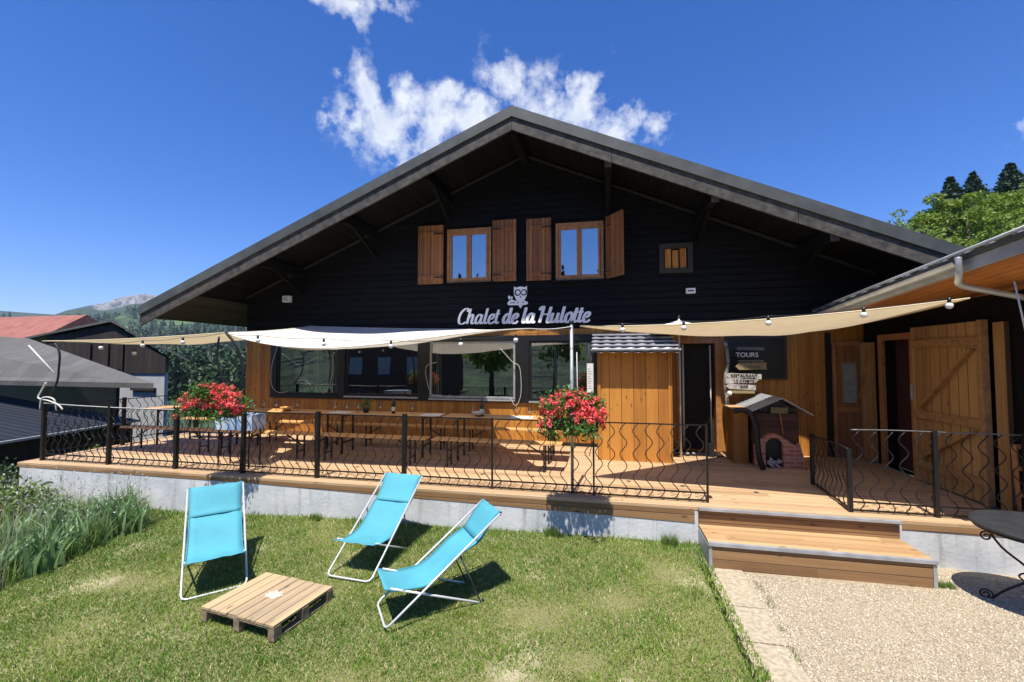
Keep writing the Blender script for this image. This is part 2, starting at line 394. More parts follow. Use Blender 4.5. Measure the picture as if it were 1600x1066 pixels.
    ra_ = o.data.attributes.new('rock', 'FLOAT', 'POINT'); ra_.data.foreach_set('value', (np.clip((D+56.4)/.6, 0, 1)*np.clip((-44-D)/2, 0, 1)*np.clip((Q-2340)/40, 0, 1)*np.clip((2560-Q)/10, 0, 1)).astype('f4').ravel())
terrain()

def sheet(name, x0, x1, y0, y1, step, zf, m):
    xs = np.arange(x0, x1+1e-6, step); ys = np.arange(y0, y1+1e-6, step)
    X, Y = np.meshgrid(xs, ys, indexing='ij'); Z = zf(X, Y)
    V = np.stack([X, Y, Z], -1).reshape(-1, 3); k = len(ys); i, j = np.meshgrid(np.arange(len(xs)-1), np.arange(k-1), indexing='ij')
    Fq = np.stack([i*k+j, (i+1)*k+j, (i+1)*k+j+1, i*k+j+1], -1).reshape(-1, 4)
    return tag(npmesh(name, V, Fq, m, smooth=True), kind='structure')
def lawnmat():
    m, t, b = nt('lawn_soil_and_thatch'); v = coords(t)
    a = noise(t, v, 1.1, 4); f = noise(t, v, 70, 3)
    c = mixc(t, ramp(t, f, .3, .7), (.10, .095, .035), (.26, .25, .09))
    c = mixc(t, ramp(t, a, .55, .70, 0, .9), c, (.48, .41, .26))
    t.links.new(c, b.inputs['Base Color']); b.inputs['Roughness'].default_value = .9; bump(t, b, f, .6, .02); return m
sheet('lawn', -14, 1.08, -4, 5.84, .12, lawn_z, lawnmat())
def gravelmat():
    m, t, b = nt('rolled_gravel'); v = coords(t)
    vo = t.nodes.new('ShaderNodeTexVoronoi'); vo.inputs['Scale'].default_value = 95; t.links.new(v, vo.inputs['Vector'])
    a = noise(t, v, 1.2, 5); f = noise(t, v, 180, 2)
    bw = t.nodes.new('ShaderNodeSeparateColor'); t.links.new(vo.outputs['Color'], bw.inputs[0])
    c = mixc(t, bw.outputs[0], (.36, .285, .17), (.60, .51, .34))
    c = mixc(t, ramp(t, a, .35, .7, 0, .5), c, (.38, .30, .2))
    c = mixc(t, ramp(t, vo.outputs['Distance'], .3, .75, 0, .85), c, (.17, .13, .085))
    t.links.new(c, b.inputs['Base Color']); b.inputs['Roughness'].default_value = .9
    bump(t, b, vo.outputs['Distance'], -.8, .008); return m
GZ = -.47
def gz(x, y): return GZ + .006*np.sin(x*2.1+y)*np.cos(y*1.7) - .03*np.clip(x-3.2, 0, 4)
sheet('gravel_path', 1.40, 14, -4, 5.84, .12, gz, gravelmat())

# slabs edging the path
mb = MB(); y = 5.62; x = 1.07
while y > .8:
    L = random.uniform(.5, .95); dz = random.uniform(-.010, .0); dx = random.uniform(-.02, .02)
    mb.box((1.075+dx, y-L, -.56), (1.415+dx, y-.012, -.455+dz)); y -= L
KERB = mat('weathered_slab_concrete', (.50, .42, .29), .92, scale=24, bmp=1., bs=60, col2=(.32, .265, .175))
tag(mb.build('path_edging', KERB), kind='structure')
# weeds in the joint between slabs and gravel, and at the foot of the wall
def tuft(name, x, y, z, n, h, w, rad, m, label, cat, group=None, lean=.6):
    r = thing(name, (x, y, z), label, cat, group)
    B = np.stack([x+rng.uniform(-1, 1, n)*rad, y+rng.uniform(-1, 1, n)*rad*.5, np.full(n, z)], 1)
    V, Fq = blades(B, h*(.5+.6*rng.random(n)), np.full(n, w), lean*rng.random(n)); npmesh('blade_cluster', V, Fq, m, r); return r

# pebbles lying loose on the path
def pebbles(n):
    x = rng.uniform(1.15, 5.4, n); x = np.where(x < 1.42, x+.2*rng.random(n), x); y = 2.2 + 3.4*rng.random(n)**.8
    ok = ~((x > 1.0) & (x < 3.3) & (y > 5.12)); x = x[ok]; y = y[ok]; n = len(x)
    base = np.array([[1,0,0],[-1,0,0],[0,1,0],[0,-1,0],[0,0,1.],[0,0,-1.]]); fc = np.array([[0,2,4],[2,1,4],[1,3,4],[3,0,4],[2,0,5],[1,2,5],[3,1,5],[0,3,5]])
    s = .0035+.007*rng.random(n)**3; sx = s*(.8+.7*rng.random(n)); sy = s*(.8+.7*rng.random(n)); szz = s*(.5+.4*rng.random(n)); th = rng.random(n)*6.3
    P = base[None]*np.stack([sx, sy, szz], 1)[:, None]; c, q = np.cos(th)[:, None], np.sin(th)[:, None]
    Xp = P[..., 0]*c-P[..., 1]*q; Yp = P[..., 0]*q+P[..., 1]*c
    V = np.stack([Xp+x[:, None], Yp+y[:, None], P[..., 2]+(gz(x, y)+szz*.3)[:, None]], -1).reshape(-1, 3)
    Fq = (fc[None]+np.arange(n)[:, None, None]*6).reshape(-1, 3)
    m = leafmat('pebble_stone', (.30, .24, .16), (.72, .62, .47), tr=0, rough=.8)
    o = npmesh('loose_pebbles', V, Fq, m, k=3); tag(o, 'loose pale pebbles scattered over the gravel path', 'pebbles', kind='stuff')
pebbles(60000)

# ------------------------------------------------------------------ grass
def patchy(x, y): return hnoise(x*1.3+2, y*1.5) + .8*hnoise(x*3.1, y*2.7+4)
def grass(n):
    y = 2.2 + 3.6*rng.random(n)**1.15; x = rng.uniform(-9.5, 1.13, n)
    p = patchy(x, y); p2 = np.exp(-((x+.6)**2/.12+(y-4.0)**2/.05)) + np.exp(-((x-.1)**2/.06+(y-4.3)**2/.04)) + np.exp(-((x+.75)**2/.1+(y-3.1)**2/.04)) + .8*np.exp(-((x+.2)**2/.05+(y-3.45)**2/.02)) + .7*np.exp(-((x+1.9)**2/.08+(y-3.0)**2/.02)) + .6*np.exp(-((x-.55)**2/.02+(y-4.9)**2/.2)) + .6*np.exp(-((x+4.6)**2/.1+(y-3.2)**2/.05)) + .8*np.exp(-((x+5.1)**2/.5+(y-3.9)**2/.05))
    keep = rng.random(n) > np.clip(.10+.3*(p > 1.2)+.85*p2, 0, .95)
    x, y, p, p2 = x[keep], y[keep], p[keep], p2[keep]; n = len(x); z = lawn_z(x, y)-.004
    h = .014+.026*rng.random(n); h *= 1-.4*np.clip(p2, 0, 1); near = np.clip((y-5.45)/.3, 0, 1); h *= 1+1.2*near*(rng.random(n) > .6)
    h *= 1+.7*(hnoise(x*7, y*6.3) > .9)*rng.random(n)
    w = .0026+.003*rng.random(n); th = rng.random(n)*6.283; ln = h*(.2+.9*rng.random(n)); ph = rng.random(n)*6.283
    c = np.stack([x, y, z], 1); s = np.stack([np.cos(ph)*w, np.sin(ph)*w, 0*w], 1)
    tip = c+np.stack([np.cos(th)*ln, np.sin(th)*ln, h], 1)
    V = np.stack([c-s, c+s, tip], 1).reshape(-1, 3); Fq = np.arange(3*n).reshape(n, 3)
    mt, t, b = nt('grass_blades'); at_ = t.nodes.new('ShaderNodeAttribute'); at_.attribute_name = 'tone'
    g = t.nodes.new('ShaderNodeNewGeometry')
    col = mixc(t, at_.outputs['Fac'], (.065, .18, .010), (.25, .35, .035))
    col = mixc(t, math_(t, 'MULTIPLY', g.outputs['Random Per Island'], .5), col, (.23, .31, .04))
    dry = math_(t, 'GREATER_THAN', g.outputs['Random Per Island'], .90); col = mixc(t, dry, col, (.62, .54, .28))
    t.links.new(col, b.inputs['Base Color']); b.inputs['Roughness'].default_value = .55
    tl = t.nodes.new('ShaderNodeBsdfTranslucent'); t.links.new(col, tl.inputs[0]); mx = t.nodes.new('ShaderNodeMixShader'); mx.inputs[0].default_value = .22
    o_ = t.nodes['Material Output']; t.links.new(b.outputs[0], mx.inputs[1]); t.links.new(tl.outputs[0], mx.inputs[2]); t.links.new(mx.outputs[0], o_.inputs[0])
    ob = npmesh('grass', V, Fq, mt, k=3)
    a = ob.data.attributes.new('tone', 'FLOAT', 'POINT')
    tn = np.clip(.30+.20*p+.7*p2+.26*rng.normal(size=n), 0, 1)
    a.data.foreach_set('value', np.repeat(tn, 3).astype('f4'))
    tag(ob, 'short sunlit lawn grass with dry straw coloured patches', 'grass', kind='stuff')
grass(430000)

# ------------------------------------------------------------------ deck, wall, steps
YE = 5.78; DX0 = -10.1; DX1 = 6.2
mb = MB(); y = YE-.03
while y < 9.18:
    x = DX0
    y1 = min(y+.139, 9.19)
    mb.box((DX0, y, -.035), (4.62 if y > 6.0 else DX1, y1, 0)); y += .145
deck = mb.build('wooden_deck', DECK); tag(deck, kind='structure')
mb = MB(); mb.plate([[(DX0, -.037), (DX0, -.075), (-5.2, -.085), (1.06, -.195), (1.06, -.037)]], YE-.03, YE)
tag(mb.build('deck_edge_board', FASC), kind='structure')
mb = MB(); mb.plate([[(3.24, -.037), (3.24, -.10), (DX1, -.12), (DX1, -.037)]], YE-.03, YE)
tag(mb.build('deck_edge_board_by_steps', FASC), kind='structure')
mb = MB(); mb.box((DX0+.05, YE-.024, -1.2), (DX1, 6.02, -.04)); tag(mb.build('concrete_retaining_wall', CONC), 'long stained pale concrete wall carrying the wooden terrace', 'wall')
mb = MB(); mb.box((DX0+.05, 6.03, -1.2), (DX0+.2, 9.3, -.04)); tag(mb.build('concrete_side_wall', CONC), 'short concrete wall under the far left end of the terrace', 'wall')
st = thing('garden_steps', (2.15, 5.45, GZ), 'two broad wooden steps with grey nosings between lawn and terrace', 'steps')
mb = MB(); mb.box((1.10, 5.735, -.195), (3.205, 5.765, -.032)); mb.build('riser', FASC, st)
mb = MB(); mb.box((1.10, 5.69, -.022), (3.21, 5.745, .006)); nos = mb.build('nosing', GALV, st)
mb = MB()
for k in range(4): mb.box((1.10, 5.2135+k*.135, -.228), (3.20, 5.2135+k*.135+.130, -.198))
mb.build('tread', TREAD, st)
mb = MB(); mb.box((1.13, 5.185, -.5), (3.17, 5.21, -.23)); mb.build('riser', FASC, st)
mb = MB(); mb.box((1.09, 5.165, -.226), (3.21, 5.212, -.192)); mb.build('nosing', GALV, st)
mb = MB(); mb.box((3.172, 5.18, -.5), (3.205, 5.73, -.238)); mb.build('side_panel', GALV, st); MB().box((1.095, 5.18, -.5), (1.128, 5.73, -.238)).build('side_panel', GALV, st)
# plank lying at the foot of the right hand wall
mb = MB(); mb.bar((3.3, 5.70, -.53), (5.2, 5.72, -.60), .06, .035); tag(mb.build('timber_plank', FASC, loc=(3.3, 5.7, -.53)), 'narrow timber plank at the foot of the concrete wall right of the steps', 'plank')

# ------------------------------------------------------------------ railings
def wavybar(x, y, z0, z1, ph, d=(1, 0), A=.05, lam=.30, r=.0065):
    n = 26; pts = []
    for i in range(n+1):
        z = z0+(z1-z0)*i/n; a = A*math.sin(2*math.pi*(z-z0)/lam+ph); pts.append((x+d[0]*a, y+d[1]*a, z))
    m = MB(); m.tube(pts, r, 5); return m
YR = 5.95
posts = [1.255, -.154, -1.547, -2.871, -4.303, -5.635, -6.94, -8.35, -9.85]
rail = thing('terrace_railing', (posts[0], YR, 0), 'long black wrought iron railing with wavy bars along the front of the terrace', 'railing')
for i, x in enumerate(posts):
    w = .012 if i < 3 else .028
    MB().box((x-w, YR-w, -.0), (x+w, YR+w, .985 + (.02 if i > 2 else 0))).build('post', IRON, rail)
mb = MB(); mb.box((posts[-1], YR-.007, .958), (posts[0], YR+.007, .974)); mb.build('top_rail', IRON, rail)
mb = MB(); mb.box((posts[-1], YR-.008, .112), (posts[0], YR+.008, .128)); mb.build('bottom_rail', IRON, rail)
mb = MB(); mb.box((posts[-1], YR-.008, .018), (posts[0], YR+.008, .034)); mb.build('bottom_rail', IRON, rail)
for i in range(8):
    a, b = posts[i+1], posts[i]; n = 9 if i < 3 else 10
    for k in range(n):
        x = a+(b-a)*(k+.5)/n + random.uniform(-.012, .012)
        ph = (math.pi if k == 1 and i in (0, 3) else 0) + random.uniform(-.35, .35)
        wavybar(x, YR, .034, .958, ph, A=.046).build('wavy_bar', IRONR if i < 2 else IRON, rail)
mb = MB(); mb.box((1.27, YR-.05, .58), (1.33, YR+.03, .74)); mb.build('latch_box', BLACK, rail)
# return at the left end
rl = thing('side_railing', (-9.95, 6.0, 0), 'black wavy railing closing the left end of the terrace before the barns', 'railing')
for y in (7.35, 9.0): MB().box((-9.98, y-.028, 0), (-9.924, y+.028, 1.0)).build('post', IRON, rl)
MB().box((-9.962, 6.05, .958), (-9.942, 9.0, .974)).build('top_rail', IRON, rl)
MB().box((-9.962, 6.05, .112), (-9.942, 9.0, .128)).build('bottom_rail', IRON, rl)
for k in range(18): wavybar(-9.952, 6.2+k*.16, .128, .958, .3*(k % 3), (0, 1)).build('wavy_bar', IRON, rl)
# right of the steps
rr = thing('side_railing', (2.83, 5.95, 0), 'black wavy iron railing right of the steps with a short return beside the stairs', 'railing')
for x, w in ((2.83, .022), (3.70, .022), (4.56, .022)): MB().box((x-w, YR-w, 0), (x+w, YR+w, .985 if x > 3 else .74)).build('post', IRON, rr)
MB().tube(catmull([(2.86, YR, .965), (3.3, YR, .972), (3.9, YR, .965), (4.58, YR, .96)]), .007, 6).build('top_rail', mat('worn_grey_rail', (.2, .2, .2), .45, metal=.5, var=.3), rr)
MB().box((2.83, YR-.008, .112), (4.56, YR+.008, .128)).build('bottom_rail', IRON, rr)
MB().box((2.83, YR-.008, .018), (4.56, YR+.008, .034)).build('bottom_rail', IRON, rr)
for k in range(11): wavybar(2.93+k*.155, YR, .034, .955, .5*(k % 3), A=.05).build('wavy_bar', IRON, rr)
MB().box((2.90, 7.1, 0), (2.945, 7.145, .73)).build('post', IRON, rr)
MB().tube(catmull([(2.83, 5.97, .735), (2.84, 6.2, .74), (2.89, 6.8, .72), (2.92, 7.12, .70)]), .012, 6).build('top_rail', IRON, rr)
MB().bar((2.84, 5.97, .03), (2.92, 7.1, .03), .02, .02).build('bottom_rail', IRON, rr)
for k in range(8): wavybar(2.843+k*.0095, 6.08+k*.135, .034, .72, .4*(k % 2), (0, 1), A=.045).build('wavy_bar', IRON, rr)

# ------------------------------------------------------------------ the chalet
YW = 9.2; YF = 7.75; RX = -1.66; WL = -8.7; WR = 5.6
sl, sr = .415, .437
def rz(x, top=6.54): return top - (sl*(RX-x) if x < RX else sr*(x-RX))
EL, ER = -10.19, 6.9
ch = thing('chalet', (RX, YW, 0), 'large wooden chalet with black boarded gable, orange lower wall and broad dark roof', 'chalet')
# gable wall with openings
wins = [(-3.44, -2.42, 3.50, 4.72), (-1.0, .0, 3.47, 4.70), (1.16, 1.68, 3.60, 4.07)]
hole = lambda a, b, c, d: [(a, c), (b, c), (b, d), (a, d)]
mb = MB(); mb.plate([[(WL, 2.46), (WR, 2.46), (WR, rz(WR)-.22), (RX, rz(RX)-.22), (WL, rz(WL)-.22)]]+[hole(*w) for w in wins], YW, YW+.16)
mb.build('gable_wall', BLACKW, ch)
lows = [(-7.80, -6.12, .97, 2.25), (-5.95, -4.10, .97, 2.25), (-3.85, -1.88, .95, 2.2), (-1.58, -.22, .93, 2.2)]
doorh = (1.47, 2.12, .02, 2.12)
mb = MB(); mb.plate([[(WL, 0), (WR, 0), (WR, 2.45), (WL, 2.45)], hole(-7.97, -.14, .88, 2.32), hole(*doorh), hole(4.2, 4.66, .0, 2.05)], YW+.01, YW+.16)
mb.build('lower_wall', ORANGE, ch)
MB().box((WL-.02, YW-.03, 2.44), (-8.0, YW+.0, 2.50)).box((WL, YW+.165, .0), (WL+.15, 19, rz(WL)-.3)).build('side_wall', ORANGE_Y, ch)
MB().box((WL, YW-.012, .0), (1.4, YW+.008, .07)).build('base_trim', BLACK, ch)
mb = MB(); mb.plate([hole(-7.97, -.14, .88, 2.32)]+[hole(*w) for w in lows], YW-.03, YW+.10); wf = mb.build('window_surround', FRBLK, ch)
for k, (a, b, c, d) in enumerate(lows):
    m2 = MB(); e = .045
    m2.plate([hole(a+.002, b-.002, c+.002, d-.002), hole(a+e, b-e, c+e, d-e)], YW-.0, YW+.06)
    if k in (2,): m2.box(((a+b)/2-.0, YW+.0, c+e), ((a+b)/2+.0, YW+.06, d-e)) if False else None
    w_ = m2.build('window', FRBLK if k != 2 else GALV, ch)
    MB().box((a+e, YW+.028, c+e), (b-e, YW+.034, d-e)).build('glass_pane', GLASS, w_)
    MB().box((a, YW-.06, c-.045), (b, YW-.032, c-.01)).build('window_sill', GALV if k > 0 else FRBLK, w_)
# pale curtains just inside
def curtain(x0, x1, z0, z1, name='curtain'):
    n = max(8, int((x1-x0)/.03)); vs = []; fs = []
    for i in range(n+1):
        x = x0+(x1-x0)*i/n; y = YW+.16+.018*math.sin(i*1.35)
        vs += [(x, y, z0), (x, y, z1)]
    fs = [(2*i, 2*i+2, 2*i+3, 2*i+1) for i in range(n)]
    m = MB(); m.add(vs, fs, True); return m.build(name, CURT, ch, recalc=False)
for a, b in ((-7.72, -7.45), (-7.18, -7.05), (-6.9, -6.72), (-6.55, -6.2), (-3.8, -3.62), (-2.02, -1.92), (-1.1, -.95)): curtain(a, b, 1.0, 2.2)
curtain(-.17, -.06, 3.52, 4.62); 
mb = MB(); mb.box((-4.9, YW+.35, 1.0), (-4.6, YW+.37, 1.45)).build('menu_board', CREAM, ch)
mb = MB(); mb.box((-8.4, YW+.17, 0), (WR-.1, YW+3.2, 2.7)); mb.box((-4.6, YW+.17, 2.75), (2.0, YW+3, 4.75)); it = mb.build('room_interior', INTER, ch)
# upper windows
def casement(a, b, c, d, n=2):
    m2 = MB(); e = .06; m2.plate([hole(a+.002, b-.002, c+.002, d-.002)]+[hole(a+e+(b-a-2*e)*k/n+.02*(k > 0), a+e+(b-a-2*e)*(k+1)/n-.02*(k < n-1), c+e, d-e-.03) for k in range(n)], YW-.035, YW+.05)
    w_ = m2.build('window', FRAMEW, ch)
    for k in range(n):
        x0 = a+e+(b-a-2*e)*k/n; x1 = a+e+(b-a-2*e)*(k+1)/n
        m2 = MB(); m2.plate([hole(x0+.012, x1-.012, c+e-.01, d-e-.02), hole(x0+.055, x1-.055, c+e+.05, d-e-.08)], YW-.045, YW+.02); m2.build('casement', FRAMEW, w_)
        MB().box((x0+.05, YW-.012, c+e+.045), (x1-.05, YW-.006, d-e-.075)).build('glass_pane', GLASSU, w_)
    MB().box((a-.08, YW-.09, c-.045), (b+.08, YW-.002, c-.004)).build('window_sill', BLACKW, w_)
    return w_
casement(*wins[0]); casement(*wins[1])
# lace in left window
m2 = MB(); pts = [(-3.32, 4.6)]+[(-3.32+.40*k/12, 4.38+.10*math.sin(math.pi*k/12)+.02*(k % 2)) for k in range(13)]+[(-2.92, 4.6)]
m2.plate([pts], YW+.16, YW+.165); m2.build('lace_valance', BLACK, ch)
# small hatch window
a, b, c, d = wins[2]
m2 = MB(); m2.plate([hole(a-.06, b+.06, c-.06, d+.07), hole(a+.03, b-.03, c+.03, d-.03)], YW-.04, YW+.05); hw = m2.build('small_window', mat('dark_brown_paint', (.035, .022, .012), .6), ch)
for k in range(3): MB().box((a+.05+k*.145, YW-.005, c+.035), (a+.17+k*.145, YW+.02, d-.035-.03*(k == 1))).build('wood_panel', ORANGE, hw)
# shutters
def shutter(x0, x1, z0, z1, ang=0, hinge='l'):
    P0 = Vector((x0 if hinge == 'l' else x1, YW-.03, 0)); w = x1-x0; s = 1 if hinge == 'l' else -1
    sh = thing_part('shutter', ch)
    M = Matrix.Translation(P0) @ Matrix.Rotation(ang, 4, 'Z')
    def bx(a, b): return MB().box((min(a[0]*s, b[0]*s), a[1], a[2]), (max(a[0]*s, b[0]*s), b[1], b[2]), M)
    m2 = MB(); n = 4
    for k in range(n):
        a = (w*k/n+.003)*s; b = (w*(k+1)/n-.003)*s
        m2.box((min(a, b), -.03, z0), (max(a, b), 0, z1), M)
    o = m2.build('shutter', SHUT, ch)
    for zz in (z0+.14, z1-.2): bx((.02, -.052, zz-.05), (w-.02, -.032, zz+.05)).build('batten', SHUT, o)
    m2 = MB(); m2.bar(M @ Vector((.05*s, -.042, z0+.2)), M @ Vector(((w-.05)*s, -.042, z0+.3)), .02, .0201) if False else None
    for zz in (z0+.14, z1-.2): bx((0.0, -.062, zz-.012), (.2, -.054, zz+.012)).build('hinge_strap', IRON, o)
    return o
def thing_part(n, p): return None
shutter(-4.13, -3.52, 3.50, 4.83, 0, 'r'); shutter(-2.39, -1.85, 3.50, 4.85, 0, 'l')
shutter(-1.63, -1.09, 3.49, 4.83, 0, 'r'); shutter(.06, .60, 3.47, 4.76, R(-52), 'l')
# roof: grey covering, barge boards, soffit, purlins
def roofband(name, t0, t1, y0, y1, m, x0=EL, x1=ER, sections=1, par=ch):
    mb = MB(); top = [(x0, rz(x0)-t0), (RX, rz(RX)-t0), (x1, rz(x1)-t0)]; bot = [(x1, rz(x1)-t1), (RX, rz(RX)-t1), (x0, rz(x0)-t1)]
    mb.plate([top+bot], y0, y1); return mb.build(name, m, par)
rf = roofband('roof', 0, .2, YF, 21, ROOFM, EL, ER)
mb = MB()
for i in range(34):
    x = EL+.02+i*.505
    if abs(x-RX) < .1: continue
    s_ = sl if x < RX else -sr
    mb.bar((x, YF+.12, rz(x)+.008), (x, 21, rz(x)+.008), .03, .02)
mb.build('standing_seam', ROOFM, rf)
# barge boards in visible lengths
cuts = [EL, -7.6, -4.9, RX]; 
for a, b in zip(cuts[:-1], cuts[1:]):
    mb = MB(); mb.plate([[(a+.004, rz(a)-.205), (b-.004, rz(b)-.205), (b-.004, rz(b)-.445), (a+.004, rz(a)-.445)]], YF+.035, YF+.075); mb.build('barge_board', BARGE, ch)
cuts = [RX, .15, 3.1, ER]
for a, b in zip(cuts[:-1], cuts[1:]):
    mb = MB(); mb.plate([[(a+.004, rz(a)-.205), (b-.004, rz(b)-.205), (b-.004, rz(b)-.445), (a+.004, rz(a)-.445)]], YF+.035, YF+.075); mb.build('barge_board', BARGE, ch)
roofband('soffit', .21, .235, YF+.08, YW+1, SOFFIT, EL+.02, ER-.02)
mb = MB(); mb.plate([[(EL+.03, rz(EL+.03)-.245), (-9.0, rz(-9.0)-.245), (-9.0, rz(-9.0)-.27), (EL+.03, rz(EL+.03)-.27)]], YF+.08, 19); mb.build('lit_soffit_strip', EAVE_LIT, ch)  # strip of soffit coloured lighter, as if lit from the sunny ground below
for x in (-3.41, -5.2, -7.14, .09, 1.864, 3.64, RX):
    z = rz(x)-.24-.02
    MB().box((x-.07, YF+.12, z-.22), (x+.07, YW+.0, z-.035)).build('purlin', SOFFIT, ch)
    if x != RX: MB().bar((x, YF+.55, z-.2), (x, YW, z-.62), .07, .08).build('strut', SOFFIT, ch)
for x0, x1 in ((WL, RX-.02), (RX+.02, 4.9)):
    mb = MB(); mb.bar((x0, YW-.04, rz(x0)-.30), (x1, YW-.04, rz(x1)-.30), .05, .04); mb.build('cover_strip', STRIP, ch)
for x in (.09, 1.864, 3.64): # pale purlin end caps
    z = rz(x)-.44
    MB().box((x-.06, YF+.09, z-.08), (x+.06, YF+.118, z+.02)).build('purlin_cap', BARGE, ch)
# entrance
m2 = MB(); a, b, c, d = doorh
m2.plate([[(a-.07, .02), (a, .02), (a, d), (b, d), (b, .02), (b+.09, .02), (b+.09, d+.1), (a-.07, d+.1)]], YW-.03, YW+.0); dr = m2.build('door_frame', FRAMEW, ch)
MB().box((a+.02, YW+.45, .04), (a+.07, YW+1.0, 2.08)).box((a+.3, YW+.9, .04), (a+.42, YW+.94, 2.0)).build('inner_door', mat('grey_door_paint', (.25, .25, .24), .5), ch)
m2 = MB(); m2.tube([(a+.05, YW-.02, .05), (a+.05, YW-.02, 2.1)], .02); m2.build('door_edge', CREAM, dr)
MB().tube([(2.02, YW-.05, .05), (2.02, YW-.05, 2.08)], .013).build('door_edge', CREAM, dr)
# glazed door at the far right of the facade
m2 = MB(); m2.plate([hole(4.2, 4.655, .0, 2.05), hole(4.3, 4.55, 1.0, 1.75)], YW-.02, YW+.05); gd = m2.build('glazed_door', DOORX, ch)
MB().box((4.3, YW+.01, 1.0), (4.55, YW+.02, 1.75)).build('door_glass', mat('frosted_glass', (.35, .38, .36), .25, bmp=0), gd)
MB().box((4.14, YW-.05, .0), (4.2, YW+.0, 2.12)).box((4.2, YW-.05, 2.055), (4.66, YW+.0, 2.14)).build('door_frame', FRAMEW, ch)
MB().box((4.2, YW-.045, .84), (4.64, YW-.022, .92)).build('door_rail', FRAMEW, gd)
MB().box((4.04, YW-.03, 0), (4.13, YW+.005, 2.3)).build('corner_board', BLACK, ch)

# lean-to closet on the facade
cl = thing('lean_to_closet', (.5, 8.05, 0), 'upright orange board closet with corrugated metal lean-to top beside the entrance', 'closet')
MB().box((-.12, 8.06, .0), (1.14, 9.18, 1.93)).build('body', CLOSETW, cl)
MB().box((-.135, 8.035, .0), (-.075, 8.058, 1.93)).build('corner_strip', ORANGE, cl); MB().box((1.09, 8.035, .0), (1.15, 8.058, 1.93)).build('corner_strip', ORANGE, cl)
vs = []; fs = []; n = 70
for i in range(n+1):
    x = -.22+1.48*i/n; zz = .008*math.sin(2*math.pi*i/n*7)
    vs += [(x, 7.80, 1.93+zz), (x, 9.16, 2.33+zz), (x, 7.80, 1.925+zz), (x, 9.16, 2.325+zz)]
fs = [(4*i, 4*i+4, 4*i+5, 4*i+1) for i in range(n)]+[(4*i+2, 4*i+3, 4*i+7, 4*i+6) for i in range(n)]+[(4*i, 4*i+2, 4*i+6, 4*i+4) for i in range(n)]
m2 = MB(); m2.add(vs, fs, True); m2.build('corrugated_roof', GALV, cl, recalc=False)
m2 = MB()
for k in range(5): m2.bar((-.235, 7.86+k*.27, 1.975+k*.08), (1.27, 7.86+k*.27, 1.975+k*.08), .15, .03)
m2.build('roof_slat', mat('pale_grey_slats', (.42, .41, .42), .6, var=.4, scale=7), cl)

# lettering
def ribbon(mb, P, org, s, y0, k, bold):
    P = catmull([Vector((a, b, 0)) for a, b in P], 7); L = []; Rr = []
    for i, p in enumerate(P):
        d = (P[min(i+1, len(P)-1)]-P[max(i-1, 0)]).normalized()
        n_ = Vector((-d.y, d.x, 0)); w = (.055+.085*abs(d.y))*bold
        if i in (0, len(P)-1): w *= .75
        for q, T in ((p+n_*w, L), (p-n_*w, Rr)): T.append(q)
    def W(q, y): return (org[0]+s*(q.x+.24*q.y), y, org[1]+s*q.y)
    yf = y0-.02-.0012*k; vs = []; fs = []
    for a, b in zip(L, Rr): vs += [W(a, yf), W(b, yf), W(a, y0), W(b, y0)]
    for i in range(len(L)-1):
        j = 4*i; fs += [(j, j+1, j+5, j+4), (j+2, j+6, j+7, j+3), (j, j+4, j+6, j+2), (j+1, j+3, j+7, j+5)]
    j = 4*(len(L)-1); fs += [(0, 2, 3, 1), (j, j+1, j+3, j+2)]; mb.add(vs, fs)
GL = {
 'C': ([[(.95,1.3),(.9,1.58),(.6,1.62),(.25,1.25),(.12,.65),(.25,.12),(.6,.0),(.95,.2)]], 1.0),
 'h': ([[(.2,1.62),(.18,.9),(.15,0)], [(.17,.55),(.35,.9),(.58,.97),(.64,.7),(.62,.2),(.74,.02),(.98,.14)]], .93),
 'a': ([[(.66,.8),(.42,.98),(.18,.75),(.1,.35),(.26,.02),(.5,.12),(.66,.5)], [(.68,.98),(.66,.25),(.78,.02),(1.0,.14)]], .95),
 'l': ([[(.2,1.62),(.17,.9),(.15,.25),(.28,.02),(.5,.14)]], .48),
 'e': ([[(.14,.45),(.45,.52),(.6,.78),(.44,.98),(.2,.82),(.1,.4),(.24,.04),(.48,.0),(.76,.22)]], .74),
 't': ([[(.22,1.45),(.18,.8),(.16,.25),(.3,.02),(.52,.14)], [(-.02,1.0),(.2,1.03),(.46,1.0)]], .50),
 'd': ([[(.66,.8),(.42,.98),(.18,.75),(.1,.35),(.26,.02),(.5,.12),(.66,.5)], [(.68,1.62),(.67,.9),(.66,.25),(.78,.02),(1.0,.14)]], .95),
 'H': ([[(-.12,1.28),(.0,1.55),(.24,1.6),(.22,.9),(.16,0)], [(1.0,1.62),(.96,.9),(.92,.2),(1.05,.0),(1.22,.12)], [(.18,.82),(.55,.86),(.95,.84)]], 1.2),
 'u': ([[(.14,.98),(.12,.3),(.26,.02),(.5,.12),(.68,.5)], [(.7,.98),(.68,.22),(.8,.02),(1.02,.14)]], .97),
 'o': ([[(.42,.98),(.18,.8),(.1,.38),(.24,.03),(.46,.02),(.66,.3),(.68,.7),(.5,.97),(.38,.97)], [(.62,.85),(.8,.78),(.92,.86)]], .82)}
sg = thing('facade_lettering', (-3.22, YW-.04, 2.6), 'white script lettering reading Chalet de la Hulotte on the black gable', 'lettering')
x = -3.20; U = .2065
for wd, bold in (('Chalet', .92), ('de', 1.15), ('la', 1.15), ('Hulotte', 1.15)):
    for c in wd:
        mb = MB()
        for k, P in enumerate(GL[c][0]): ribbon(mb, P, (x, 2.585), U, YW-.03, k+(len(sg.children) % 2)*4, bold)
        mb.build('letter', WHITEL, sg); x += GL[c][1]*U
    x += .36*U
